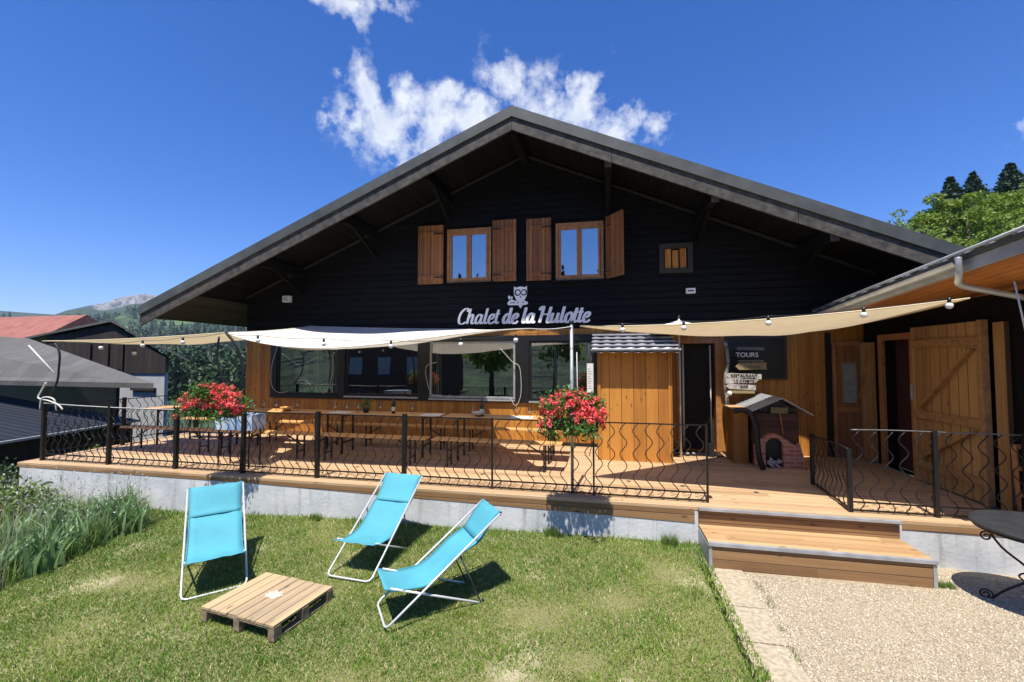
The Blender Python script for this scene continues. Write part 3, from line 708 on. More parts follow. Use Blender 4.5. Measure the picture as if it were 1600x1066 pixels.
# owl emblem
ow = thing('owl_emblem', (-1.78, YW-.04, 3.0), 'white owl emblem perched on a branch above the facade lettering', 'emblem')
ox, oz, u = -1.76, 3.30, .02
def OP(L): return [[(ox+a*u*.95, oz+b*u) for a, b in lp] for lp in L]
def circ(cx, cy, r, n=18): return [(cx+r*math.cos(2*math.pi*k/n), cy+r*math.sin(2*math.pi*k/n)) for k in range(n)]
body = [(-7.4,4.2),(-5,2.6),(-2.5,3.2),(0,3.7),(2.5,3.2),(5,2.6),(7.4,4.2),(7.6,-3),(7,-6.5),(5.4,-9.5),(4.4,-12),(-4.4,-12),(-5.4,-9.5),(-7,-6.5),(-7.6,-3)]
MB().plate(OP([body, circ(-3.3,-2.8,3.7), circ(3.9,-2.8,3.6), circ(.2,-7.6,.9)]), YW-.05, YW-.03).build('owl_figure', WHITEL, ow)
for cx in (-3.0, 3.7): MB().plate(OP([circ(cx, -2.8, 2.3)]), YW-.052, YW-.03).build('eye', WHITEL, ow)
MB().plate(OP([[(-14.5,-13),(-12.5,-11),(-9,-10.4),(-5,-12.2),(6,-12.2),(8.4,-13.3),(8.4,-15.4),(5,-16.4),(-13.5,-16.4),(-15.2,-15)], circ(-3,-13.8,.8), circ(3,-13.8,.8), [(-12,-13.4),(-6,-13.2),(-6,-14.2),(-12,-14.2)]]), YW-.054, YW-.034).build('branch', WHITEL, ow)
MB().plate(OP([[(-2.6,-16.6),(2.4,-16.6),(0,-20)]]), YW-.05, YW-.03).build('tail', WHITEL, ow)
MB().plate(OP([[(-13.5,-10),(-14.6,-7.5),(-13.2,-5.4),(-11.4,-7),(-11.8,-10)]]), YW-.05, YW-.03).build('leaf', WHITEL, ow)
MB().plate(OP([[(-11,-10),(-10.6,-7),(-9.4,-6.6),(-9,-8.5),(-9.8,-10.2)]]), YW-.05, YW-.03).build('leaf', WHITEL, ow)

# boxes on the wall
wl_ = thing('wall_lamp', (-7.53, YW-.1, 3.2), 'square white louvred lamp high on the left of the black gable', 'lamp')
MB().box((-7.62, YW-.10, 3.19), (-7.43, YW, 3.34)).build('housing', WHITE, wl_)
m2 = MB()
for k in range(4): m2.box((-7.59, YW-.112, 3.21+k*.03), (-7.47, YW-.102, 3.226+k*.03))
m2.build('grille', GALV, wl_)
wl_ = thing('alarm_box', (1.68, YW-.08, 3.1), 'small white box with dark slot under the little hatch window', 'box')
MB().box((1.60, YW-.08, 3.115), (1.77, YW, 3.215)).build('housing', WHITE, wl_)
MB().box((1.63, YW-.086, 3.15), (1.74, YW-.082, 3.175)).build('slot', BLACK, wl_)
wl_ = thing('notice_sheet', (-.12, YW-.05, 1.1), 'white notice sheet with grey writing on the window beside the closet', 'notice')
MB().box((-.36, YW-.045, 1.12), (-.23, YW-.035, 1.72)).build('sheet', WHITE, wl_)
m2 = MB()
for k in range(9): m2.box((-.345, YW-.048, 1.2+k*.05), (-.25-.02*(k % 3), YW-.0455, 1.212+k*.05))
m2.build('writing', GALV, wl_)

# dark panel with boards
bp = thing('chalk_board', (2.82, YW-.05, 1.43), 'black framed panel on the orange wall right of the entrance', 'panel')
MB().box((2.34, YW-.03, 1.46), (3.34, YW, 2.22)).build('panel', BLACK, bp)
m2 = MB(); m2.plate([hole(2.30, 3.38, 1.42, 2.26), hole(2.35, 3.33, 1.47, 2.21)], YW-.05, YW-.031); m2.build('frame', mat('dark_brown_frame', (.05, .03, .02), .6), bp)
def textpart(txt, loc, size, m, par, rot=(R(90), 0, 0), ext=.002, name='writing'):
    c = bpy.data.curves.new('t', 'FONT'); c.body = txt; c.size = size; c.extrude = ext; c.offset = .0006; c.align_x = 'CENTER'; c.align_y = 'CENTER'
    o = bpy.data.objects.new('t', c); COL.objects.link(o); bpy.context.view_layer.update()
    me = bpy.data.meshes.new_from_object(o.evaluated_get(bpy.context.evaluated_depsgraph_get())); bpy.data.objects.remove(o)
    me.materials.clear(); me.materials.append(m); ob = bpy.data.objects.new(name, me); link(ob, par)
    ob.location = Vector(loc)-off_of(par); ob.rotation_euler = rot; return ob
sp = thing('signpost', (2.30, 8.9, 0), 'knotty white post carrying arrow boards left of the black panel', 'signpost')
MB().tube(catmull([(2.28, 8.95, 0), (2.31, 8.95, .5), (2.26, 8.94, 1.0), (2.24, 8.95, 1.4), (2.29, 8.95, 1.8), (2.25, 8.95, 2.15)], 5), [.035]*26, 8).build('post', mat('peeling_bark', (.4, .38, .35), .8, var=.7, scale=18, col2=(.1, .09, .08)), sp)
GREYB = mat('grey_weathered_board', (.18, .17, .16), .8, var=.4, scale=12); YB = mat('yellow_brown_board', (.34, .26, .13), .7, var=.3, scale=12); WB = mat('whitewashed_board', (.6, .57, .52), .8, var=.4, scale=14, col2=(.3, .27, .24))
def arrow(x0, x1, z, h, m, tilt=0, left=True):
    M = Matrix.Translation((2.3, 0, z)) @ Matrix.Rotation(tilt, 4, 'Y') @ Matrix.Translation((-2.3, 0, -z))
    P = [(x0+.06, z-h/2), (x1, z-h/2), (x1, z+h/2), (x0+.06, z+h/2), (x0, z)] if left else [(x0, z-h/2), (x1-.06, z-h/2), (x1, z), (x1-.06, z+h/2), (x0, z+h/2)]
    q = MB(); q.plate([P], 8.86, 8.885, lambda u, w, d: tuple(M @ Vector((u, d, w)))); return q.build('arrow_board', m, sp)
arrow(2.40, 2.90, 2.01, .06, GREYB, R(1)); 
arrow(2.38, 2.82, 1.88, .10, BLACK); textpart('TOURS', (2.60, 8.855, 1.885), .12, WHITE, sp)
arrow(2.42, 2.88, 1.775, .035, GREYB)
arrow(2.40, 2.93, 1.67, .13, YB, R(-1), True); textpart('le chalet', (2.68, 8.855, 1.67), .085, GREYB, sp)
for k, (z, tx, til) in enumerate(((1.50, 'RESTAURANT', 2), (1.40, 'LE COMTE', -2), (1.30, 'BAR', 3))):
    arrow(2.22, 2.84-.05*k, z, .095, WB, R(til), k % 2 == 0); textpart(tx, (2.54, 8.852-.001*k, z), .075, BLACK, sp)
MB().box((2.3, 8.86, 1.17), (2.72, 8.885, 1.22)).build('lower_board', YB, sp)
MB().sphere((2.28, 8.84, 1.17), .045, 8).build('knob', WHITE, sp)

# wood-fired oven hut
ov = thing('brick_oven', (2.85, 8.1, 0), 'small brick fronted oven with arched mouth under a grey metal gable roof', 'oven')
x0, x1, yo = 2.50, 3.14, 8.12
MB().box((x0-.02, yo+.03, 0), (x1+.02, 8.95, .92)).build('cabinet', wood('oven_boards', (.13, .055, .03), (.06, .028, .018), 'Z', .11, 'X', .7), ov)
arch = [(2.61, .02)]+[(2.745+.135*math.cos(math.pi*(1-k/12)), .36+.135*math.sin(math.pi*(1-k/12))) for k in range(13)]+[(2.88, .02)]
m2 = MB(); m2.plate([[(x0-.04, .0), (2.61, .0)]+arch+[(2.88, .0), (x1+.0, .0), (x1+.0, .33), (2.80, .56), (2.68, .56), (x0-.04, .36)]], yo-.08, yo+.025); m2.build('brick_front', BRICK, ov)
MB().box((2.62, yo+.02, .02), (2.87, yo+.028, .5)).build('oven_mouth', BLACK, ov)
m2 = MB()
for k in range(12):
    c = Vector((random.uniform(2.65, 2.84), yo-.04+random.uniform(-.03, .03), .03+random.random()*.08)); d = Vector((random.uniform(-1, 1), random.uniform(-.4, .4), random.uniform(-.3, .6))).normalized()*.06
    m2.tube([c-d, c+d], .016, 6)
m2.build('ash_logs', mat('pale_ash_wood', (.55, .54, .52), .9, var=.4, scale=20), ov)
px0, px1, pk = 2.36, 3.32, 2.86
for a, b, za, zb, nm in ((px0, pk, .93, 1.17, 'roof_sheet'), (pk, px1, 1.17, .90, 'roof_sheet')):
    vs = []; n = 24
    for i in range(n+1):
        t_ = i/n; x = a+(b-a)*t_; z = za+(zb-za)*t_+.006*math.sin(i*math.pi/1.5)
        vs += [(x, 7.98, z), (x, 9.0, z), (x, 7.98, z-.018), (x, 9.0, z-.018)]
    fs = []
    for i in range(n): j = 4*i; fs += [(j, j+4, j+5, j+1), (j+2, j+3, j+7, j+6), (j, j+2, j+6, j+4)]
    q = MB(); q.add(vs, fs); q.build(nm, GALV, ov)
MB().plate([[(2.48, .90), (3.16, .90), (pk, 1.13)]], yo+.03, yo+.06).build('gable_board', BLACK, ov)
MB().box((2.72, yo-.03, .90), (2.98, yo-.01, 1.0)).build('name_plaque', mat('mossy_plaque', (.25, .22, .1), .8, var=.4, scale=20), ov)
MB().tube([(2.86, yo-.02, .9), (2.9, yo-.03, .56)], .012, 6).build('flue_rod', FRAMEW, ov)
MB().bar((x1+.05, yo-.1, 0), (x1-.02, yo, .42), .03, .05).build('prop_leg', BRICK, ov)
wb = thing('wooden_crate', (2.28, 8.2, 0), 'tall brown wooden box between the signpost and the brick oven', 'box')
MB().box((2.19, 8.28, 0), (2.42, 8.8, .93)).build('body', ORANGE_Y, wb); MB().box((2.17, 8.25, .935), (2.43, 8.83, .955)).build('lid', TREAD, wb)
MB().tube(catmull([(2.12, 8.0, .93), (2.25, 7.96, .96), (2.36, 7.93, .9), (2.43, 7.9, .7), (2.44, 7.88, .45), (2.46, 7.87, .2), (2.51, 7.86, .02)], 6), .045, 10).build('stovepipe', BLACK, loc=(2.4, 7.9, 0))
tag(bpy.data.objects['stovepipe'], 'bent black hose arching down in front of the wooden box', 'hose')
dm = thing('door_mat', (1.9, 9.0, 0), 'dark mat and shoe clutter at the entrance threshold', 'mat')
MB().box((1.2, 8.75, .002), (2.15, 9.14, .02)).build('mat', BLACK, dm)
m2 = MB(); [m2.sphere((1.28+.11*k, 8.72+.03*(k % 2), .045), .04, 6, .6) for k in range(4)]; m2.build('shoe', mat('mixed_shoes', (.4, .38, .36), .7, var=.9, scale=30, col2=(.03, .03, .03)), dm)

# ------------------------------------------------------------------ annex on the right
AX = 4.66
an = thing('annex', (AX, 7, 0), 'wooden annex at the right edge with grey metal eave and orange underside', 'annex')
def side(loops, x0, x1): m = MB(); return m.plate(loops, x0, x1, lambda u, w, d: (d, u, w))
side([[(5.85, 0), (9.15, 0), (9.15, 2.60), (5.85, 2.60)], hole(7.87, 8.55, .0, 2.12)], AX, AX+.15).build('side_wall', ANNBLK, an)
m = side([[(7.78, 0), (7.87, 0), (7.87, 2.12), (8.55, 2.12), (8.55, 0), (8.66, 0), (8.66, 2.22), (7.78, 2.22)]], AX-.05, AX-.002); m.build('door_frame', FRAMEW, an)
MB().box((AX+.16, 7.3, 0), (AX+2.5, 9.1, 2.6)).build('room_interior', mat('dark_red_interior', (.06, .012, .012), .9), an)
# big braced door leaf folded against the wall
lf = MB()
y = 6.40; n = 9
for k in range(n): lf.box((AX-.11, 6.40+1.32*k/n+.003, .03), (AX-.08, 6.40+1.32*(k+1)/n-.003, 2.28), None)
leaf = lf.build('door_leaf', DOORW, an)
for z in (2.03, 1.0, .28): MB().box((AX-.14, 6.44, z-.055), (AX-.112, 7.68, z+.055)).build('batten', BRACEW, leaf)
MB().bar((AX-.126, 6.55, 1.93), (AX-.126, 7.5, 1.10), .0279, .10, (1, 0, 0)).build('diagonal_brace', BRACEW, leaf)
MB().bar((AX-.126, 6.55, .90), (AX-.126, 7.5, .38), .0279, .10, (1, 0, 0)).build('diagonal_brace', BRACEW, leaf)
MB().box((AX-.15, 6.40, .03), (AX-.075, 6.46, 2.29)).build('edge_strip', BRACEW, leaf)
MB().box((AX-.13, 7.69, 1.2), (AX-.09, 7.74, 1.42)).build('lock', GALV, leaf)
MB().box((AX-.06, 6.20, .0), (AX-.01, 6.36, 2.25)).build('side_board', DOORW, an)
# narrow leaf beside the glazed door
l2 = MB().box((AX-.10, 8.72, .03), (AX-.06, 9.12, 2.1)).build('door_leaf', DOORW, an)
MB().bar((AX-.115, 8.78, 1.95), (AX-.115, 9.08, 1.1), .02, .06, (1, 0, 0)).build('diagonal_brace', FRAMEW, l2)
# roof of the annex: eave line from back left to front right
XE = 3.76; e0 = S(1272, 490, X=XE); e1 = S(1612, 361, X=XE); dE = (e1-e0).normalized()
nE = Vector((1, 0, 0))
def slab(p, q, w, z0, z1, rise=.0):
    a = Vector(p); b = Vector(q); c = b+nE*w; d = a+nE*w
    vs = []
    for dz in (z0, z1): vs += [a+Vector((0, 0, dz)), b+Vector((0, 0, dz)), c+Vector((0, 0, dz+rise*w)), d+Vector((0, 0, dz+rise*w))]
    m = MB(); m.add(vs, [(0,3,2,1),(4,5,6,7),(0,1,5,4),(1,2,6,5),(2,3,7,6),(3,0,4,7)]); return m
arf = slab(e0, e1, 2.8, -.02, .03, .03).build('roof', ROOFM, an)
slab(e0+nE*.03, e1+nE*.03, .04, -.15, -.025).build('eave_board', GALV, an)
slab(e0+nE*.08, e1+nE*.08, 2.2, -.16, -.13, .0).build('soffit', ANNSOF, an)
m2 = MB(); L = (e1-e0).length; k = 0
while k*.31 < L-.1:
    p = e0+dE*(k*.31)+Vector((0, 0, .04)); m2.bar(p-nE*.02, p+nE*.5+Vector((0, 0, .02)), .035, .03); k += 1
m2.tube([e0+Vector((0, 0, .055))-nE*.015, e1+Vector((0, 0, .055))-nE*.015], .018, 6)
m2.build('roof_ribs', GALV, arf)
# gutter with elbow and downpipe
gm = S(1508, 408, X=XE); gm = e0+dE*((gm-e0).dot(dE))
m2 = MB(); n = 8
vs = []
for p in (e0, gm):
    for kk in range(n+1):
        a = math.pi*kk/n; vs.append(p-nE*(.055+.055*math.cos(a)*-1)+Vector((0, 0, -.055-.055*math.sin(a))))
m2.add(vs, [(i, i+1, n+2+i, n+1+i) for i in range(n)], True); gu = m2.build('gutter', GALV, an, recalc=False)
g0 = gm-nE*.06+Vector((0, 0, -.07))
pe = S(1605, 466, X=AX-.1); pm = S(1530, 456, Y=(g0.y+pe.y)/2-.2)
MB().tube(catmull([g0+Vector((0, 0, .06)), g0+Vector((0, 0, -.02)), g0+Vector((.02, .03, -.13)), g0+Vector((.1, .12, -.22)), (g0+pe)/2+Vector((0, 0, -.12)), pe, pe+Vector((.4, .3, -.02))], 8), .032, 10).build('downpipe', GALV, an)
MB().tube(catmull([(4.50, 5.75, 2.5), (4.52, 5.78, 1.6), (4.52, 5.8, .95), (4.58, 5.8, .6), (4.5, 5.78, .36)], 6), .014, 6).build('hanging_cable', GALV, loc=(4.5, 5.8, .3))
tag(bpy.data.objects['hanging_cable'], 'pale cable hanging down beside the braced annex door', 'cable')
MB().tube([S(1585, 440, Y=5.2), S(1612, 560, Y=5.3)], .008, 5).build('rope', ROPE, loc=S(1612, 560, Y=5.3)); tag(bpy.data.objects['rope'], 'short pale rope slanting under the annex eave at the right edge', 'rope')

# easel-like wooden frame at the right edge of the terrace
ef = thing('wooden_easel', (4.75, 5.98, 0), 'reddish wooden frame leaning on the terrace at the right edge', 'easel')
for a, b in (((4.67, 6.2, .0), (4.63, 6.18, .82)), ((5.15, 6.2, .0), (5.1, 6.18, .84))): MB().bar(a, b, .05, .04).build('upright', FRAMEW, ef)
for z in (.8, .55, .25): MB().bar((4.64, 6.15, z), (5.12, 6.15, z), .03, .05).build('cross_bar', BRACEW if z > .7 else FRAMEW, ef)

# ------------------------------------------------------------------ sails, poles, lights
def bez(a, b, sag, k=16): return [a.lerp(b, i/k)+Vector((0, 0, -sag*4*(i/k)*(1-i/k))) for i in range(k+1)]
def sail(name, c, sags, belly, m, label, group='shade sails over the terrace', n=22, curvein=.0, wr=.012):
    """c: corners front-left, front-right, back-right, back-left; Coons patch + belly"""
    A, B, C, D = [Vector(p) for p in c]; f = bez(A, B, sags[0], n) if sags[0] < .15 else [A.lerp(B, i/n)+Vector((0, 0, -sags[0]*6.75*(i/n)*(1-i/n)**2)) for i in range(n+1)]; r = bez(B, C, sags[1], n); b = bez(D, C, sags[2], n); l = bez(A, D, sags[3], n)
    cen = (A+B+C+D)/4; V = []
    for i in range(n+1):
        s = i/n
        for j in range(n+1):
            t = j/n
            p = f[i]*(1-t)+b[i]*t+l[j]*(1-s)+r[j]*s-(A*(1-s)*(1-t)+B*s*(1-t)+D*(1-s)*t+C*s*t)
            bl = 16*s*(1-s)*t*(1-t); p = p+Vector((0, 0, -belly*bl + wr*math.sin(s*14+t*5)*bl**.5))
            ein = curvein*((4*s*(1-s))*(1-2*t)); p = p+Vector((0, ein, 0))
            V.append(p)
    Fq = [(i*(n+1)+j, (i+1)*(n+1)+j, (i+1)*(n+1)+j+1, i*(n+1)+j+1) for i in range(n) for j in range(n)]
    r_ = thing(name, A, label, 'shade sail', group)
    q = MB(); q.add(V, Fq, True); q.build('sailcloth', m, r_, recalc=False)
    loop = [V[i*(n+1)] for i in range(n+1)]+[V[n*(n+1)+j] for j in range(1, n+1)]+[V[i*(n+1)+n] for i in range(n-1, -1, -1)]+[V[j] for j in range(n-1, 0, -1)]
    q = MB(); q.tube(loop, .008, 5, closed=True); q.build('hem', m, r_)
    return r_, f
P2 = Vector((-6.07, 5.96, 2.24)); P3 = Vector((-.44, 5.96, 2.25))
T1 = S(66, 533, Y=6.05); 
sA, fA = sail('shade_sail', (T1, P2, (-7.4, 8.2, 2.28), (-8.8, 7.4, 2.22)), (.03, .04, .05, .03), .05, SAILC, 'narrow cream shade sail reaching past the left end of the terrace')
BR = Vector((-1.02, 6.1, 2.24))
sB, fB = sail('shade_sail', (P2, BR, (-2.95, 9.16, 2.47), (-6.9, 9.16, 2.60)), (.26, .02, .02, .03), .16, SAILW, 'large white shade sail hung between the facade windows and the railing poles', curvein=.05)
CR = S(1515, 466, X=3.74); CL = P3+Vector((.12, .0, .0))
sC, fC = sail('shade_sail', (CL, CR, (3.95, 8.3, 2.35), (2.0, 7.9, 2.24)), (.07, .02, .06, .05), .05, SAILC, 'cream shade sail between the flower pole and the annex gutter', curvein=.1)
for i, (a, b) in enumerate(((BR, P3), (Vector((2.0, 7.9, 2.24)), Vector((1.9, 9.18, 2.34))), (Vector((3.95, 8.3, 2.35)), Vector((4.1, 9.15, 2.44))), (T1, S(80, 545, Y=6.0)))):
    pass
rp = [('rope tying the white sail to the pole above the right flower box', BR, P3), ('rope from the back corner of the cream sail to the wall over the entrance', Vector((2.0, 7.9, 2.24)), Vector((1.9, 9.18, 2.34))), ('rope from the cream sail to the dark corner by the annex', Vector((3.95, 8.3, 2.35)), Vector((4.1, 9.15, 2.44)))]
for lb, a, b in rp: o = MB().tube(bez(a, b, .02, 8), .006, 5).build('rope', ROPE, loc=a); tag(o, lb, 'rope')
# poles
po = thing('sail_pole', (-.44, 5.99, 0), 'straight grey metal sail pole rising from the railing behind the right flower box', 'pole', 'poles holding the sails')
MB().tube([(-.44, 5.99, 0), (-.44, 5.99, 2.3)], .022, 10).build('pole', GALV, po); MB().tube([(-.36, 5.99, .9), (-.37, 5.99, 1.9)], .006, 6).build('tie_cord', ROPE, po)
MB().sphere((-.44, 5.99, 2.31), .035, 8).build('cap', BLACK, po)
po = thing('sail_pole', (-5.75, 6.0, 0), 'bent black sail pole above the left flower box', 'pole', 'poles holding the sails')
MB().tube(catmull([(-5.72, 6.0, 0), (-5.70, 6.0, .9), (-5.72, 6.0, 1.5), (-5.82, 6.0, 1.95), (-6.05, 5.97, 2.25)], 6), .022, 8).build('pole', BLACK, po)
MB().tube(catmull([(-6.02, 5.99, .95), (-6.08, 5.99, 1.4), (-6.22, 5.99, 1.8), (-6.2, 5.99, 2.18)], 6), .016, 8).build('side_branch', BLACK, po)
po = thing('sail_pole', (-9.9, 5.99, 0), 'curved black sail pole at the far left railing corner', 'pole', 'poles holding the sails')
MB().tube(catmull([S(68, 634, Y=5.99), S(88, 600, Y=5.99), S(92, 575, Y=5.99), S(93, 552, Y=5.99), S(86, 536, Y=5.99)], 6), .017, 8).build('pole', BLACK, po)
kn = thing('knotted_rope', (-9.85, 5.93, .95), 'knotted white rope on the left railing corner', 'rope')
MB().tube(catmull([S(72, 598, Y=5.9), S(64, 612, Y=5.9), S(60, 622, Y=5.88), S(75, 626, Y=5.88), S(90, 632, Y=5.88), S(98, 640, Y=5.9)], 6), .014, 6).build('rope', ROPE, kn)
MB().tube(catmull([S(62, 640, Y=5.88), S(66, 622, Y=5.87), S(84, 624, Y=5.87), S(88, 642, Y=5.9)], 6), .012, 6).build('rope_end', ROPE, kn)
o = MB().tube([S(45, 540, Y=6.05), S(85, 583, Y=5.99)], .012, 6).build('guy_rope', ROPE, loc=S(85, 583, Y=5.99)); tag(o, 'taut white guy rope slanting left of the curved corner pole', 'rope')
o = MB().tube(bez(Vector((-9.85, 5.93, 1.02)), Vector((-6.0, 5.93, .99)), .03, 12), .006, 5).build('guy_rope', ROPE, loc=(-9.85, 5.93, 1.0)); tag(o, 'thin white cord running along the left top of the railing', 'rope')
# parasol behind the cream sail
pa = thing('parasol', (1.36, 8.55, 0), 'small white parasol whose tip rises above the cream sail by the entrance', 'parasol')
q = MB(); n = 8; top = Vector((1.36, 8.55, 2.53)); vs = [top]+[top+Vector((.62*math.cos(2*math.pi*k/n), .62*math.sin(2*math.pi*k/n), -.17)) for k in range(n)]
q.add(vs, [(0, 1+k, 1+(k+1) % n) for k in range(n)]); q.build('canopy', mat('white_canvas', (.8, .8, .78), .8, bmp=0), pa)
MB().tube([(1.36, 8.55, 0), (1.36, 8.55, 2.58)], .018, 8).build('pole', CREAM, pa); MB().sphere((1.36, 8.55, 2.59), .03, 8).build('finial', BLACK, pa)
# string lights
def stringlights(label, anchors, bulbs):
    L = [Vector(p) for p in anchors]; line = []
    for a, b in zip(L[:-1], L[1:]): line += bez(a, b, .025, 8)
    r = thing('string_lights', L[0], label, 'string lights', 'strings of bulbs along the sails')
    MB().tube(line, .0035, 4).build('cable', DKROPE, r)
    for p in bulbs:
        p = Vector(p); MB().tube([p+Vector((0, 0, .0)), p+Vector((0, 0, -.055))], .017, 8).build('socket', BLACK, r)
        MB().sphere(p+Vector((0, 0, -.085)), .034, 8).build('bulb', BULB, r)
la = [S(x, y, Y=5.9) for x, y in ((93, 533), (158, 536), (223, 532), (286, 527), (350, 520))]
stringlights('string of bulbs along the narrow cream sail on the left', la, la[1:4]+[S(210, 545, Y=6.3)])
la = [S(x, y, Y=5.86) for x, y in ((350, 520), (403, 524), (506, 529), (611, 532), (720, 529), (806, 522), (893, 512))]
stringlights('string of bulbs across the large white sail', la, la[1:6])
la = [CL+Vector((0, -.05, .02))]+[fC[k]+Vector((0, -.03, .03)) for k in (3, 7, 12, 17, 21)]
stringlights('string of bulbs across the cream sail on the right', la, la[1:])

# cords hanging in front of the black posts
for lb, pts in (('pale cord looped beside the leftmost lower window', [(436, 535), (425, 570), (424, 600), (434, 613), (450, 612)]), ('pale cord hooked right of the leftmost lower window', [(519, 560), (518, 590), (508, 613), (500, 610)]), ('pale cord looped on the post between the middle windows', [(683, 566), (667, 572), (666, 590), (674, 615), (690, 618)]), ('pale cord hanging on the post right of the middle window', [(782, 545), (800, 565), (812, 575), (814, 615), (806, 634), (797, 622)])):
    q = [S(x, y, Y=YW-.07) for x, y in pts]; o = MB().tube(catmull(q, 5), .006, 5).build('cord', ROPE, loc=q[0]); tag(o, lb, 'cord')

# ------------------------------------------------------------------ beer tables and benches
def make_set():
    t = thing('beer_table', (0, 0, 0), 'x', 'table'); L = 1.1
    MB().box((-L, -.25, .745), (L, .25, .77)).build('tabletop', TABW, t)
    for s in (-1, 1):
        q = MB(); x = s*.82; q.box((x-.015, -.2, 0), (x+.015, -.17, .745)); q.box((x-.015, .17, 0), (x+.015, .2, .745)); q.box((x-.014, -.168, .2), (x+.014, .168, .225)); q.box((x-.014, -.168, .7), (x+.014, .168, .744)); q.bar((x, 0, .71), (x-s*.4, 0, .735), .025, .02); q.build('trestle', BLACK, t)
    b = thing('beer_bench', (0, 0, 0), 'x', 'bench')
    MB().box((-L, -.125, .435), (L, .125, .46)).build('seat', TABW, b)
    for s in (-1, 1):
        q = MB(); x = s*.82; q.box((x-.012, -.11, 0), (x+.012, -.085, .435)); q.box((x-.012, .085, 0), (x+.012, .11, .435)); q.box((x-.011, -.084, .12), (x+.011, .084, .14)); q.bar((x, 0, .25), (x-s*.33, 0, .43), .02, .02); q.build('trestle', BLACK, b)
    return t, b
tb, bn = make_set(); ordn = ['rightmost', 'second from the right', 'third from the right', 'leftmost']
first = True
for i, xc in enumerate((-1.78, -4.05, -6.3, -8.45)):
    for kind, src, yy in (('t', tb, 7.72), ('f', bn, 7.08), ('b', bn, 8.36)):
        o = src if (i == 0 and kind != 'b') else copy_tree(src)
        o.location = (xc+random.uniform(-.05, .05), yy, 0); o.rotation_euler = (0, 0, random.uniform(-.015, .015))
        if kind == 't': tag(o, 'orange wooden beer table on black legs, %s of the four' % ordn[i], 'table', 'beer tables on the terrace')
        else: tag(o, 'beer bench on the %s side of the %s beer table' % ('railing' if kind == 'f' else 'window', ordn[i] + ('' if 'most' in ordn[i] else ',')), 'bench', 'beer benches on the terrace')
# things on the tables
TZ = .7705
def glassware(src=None):
    t = thing('wine_glass', (0, 0, 0), 'clear wine glass standing in the row of glasses on the beer tables', 'glass', 'wine glasses on the beer tables')
    MB().lathe((0, 0, 0), [(.001, 0), (.034, .002), (.006, .008), (.005, .08), (.03, .105), (.038, .14), (.03, .19)], 12).build('glass', CLEAR, t); return t
g0_ = glassware(); gx = [-8.9, -8.0, -7.15, -6.85, -6.55, -6.1, -5.2, -4.95, -4.7, -4.3, -3.6, -2.4, -1.6, -1.3]
for i, x in enumerate(gx):
    o = g0_ if i == 0 else copy_tree(g0_); o.location = (x, 7.72+random.uniform(-.15, .15), TZ)
for lb, x in (('dark wine bottle at the left end of the beer tables below the first window', -7.45), ('dark wine bottle on the tables under the post between the middle windows', -3.95), ('dark bottle near the right end of the beer tables', -2.2)):
    t = thing('wine_bottle', (x, 7.7, TZ), lb, 'bottle', 'bottles on the beer tables')
    MB().lathe((x, 7.7, TZ), [(.001, 0), (.037, .003), (.037, .19), (.014, .235), (.014, .30), (.001, .301)], 14).build('bottle', BOTTLE, t)
    MB().lathe((x, 7.7, TZ), [(.0375, .05), (.0375, .13)], 14).build('bottle_label', CREAM, t)
for lb, x in (('upturned pale bowl on the leftmost beer tables', -7.0+.1), ('round orange bowl in the middle of the beer tables', -5.95), ('shallow pale dish on the right beer table', -1.95)):
    t = thing('bowl', (x-.3, 7.66, TZ), lb, 'bowl', 'bowls on the beer tables'); MB().lathe((x-.3, 7.66, TZ), [(.001, .012), (.06, .01), (.05, 0), (.1, .045), (.13, .08), (.125, .08), (.06, .02), (.001, .02)], 18).build('bowl', TABW if 'orange' in lb else CREAM, t)
t = thing('potted_plant', (-4.55, 7.74, TZ), 'small dark leafed plant in a pot on the beer tables', 'plant')
MB().lathe((-4.55, 7.74, TZ), [(.001, 0), (.05, 0), (.065, .1), (.055, .1), (.001, .09)], 14).build('pot', BLACK, t)
P = np.array([-4.55, 7.74, TZ+.18])+rng.normal(size=(160, 3))*[.05, .05, .04]; V, Fq = leaves(P, .022); npmesh('foliage', V, Fq, GERL, t)
for k, x in enumerate((-5.05, -3.15, -1.45)):
    t = thing('paper_placemat', (x, 7.66, TZ), ['pale paper mat on the third beer table from the right', 'pale paper mat on the second beer table from the right', 'pale paper mat on the rightmost beer table'][k], 'placemat', 'paper mats'); MB().box((x-.2, 7.52, TZ+.001), (x+.2, 7.8, TZ+.004)).build('sheet', WHITE, t)

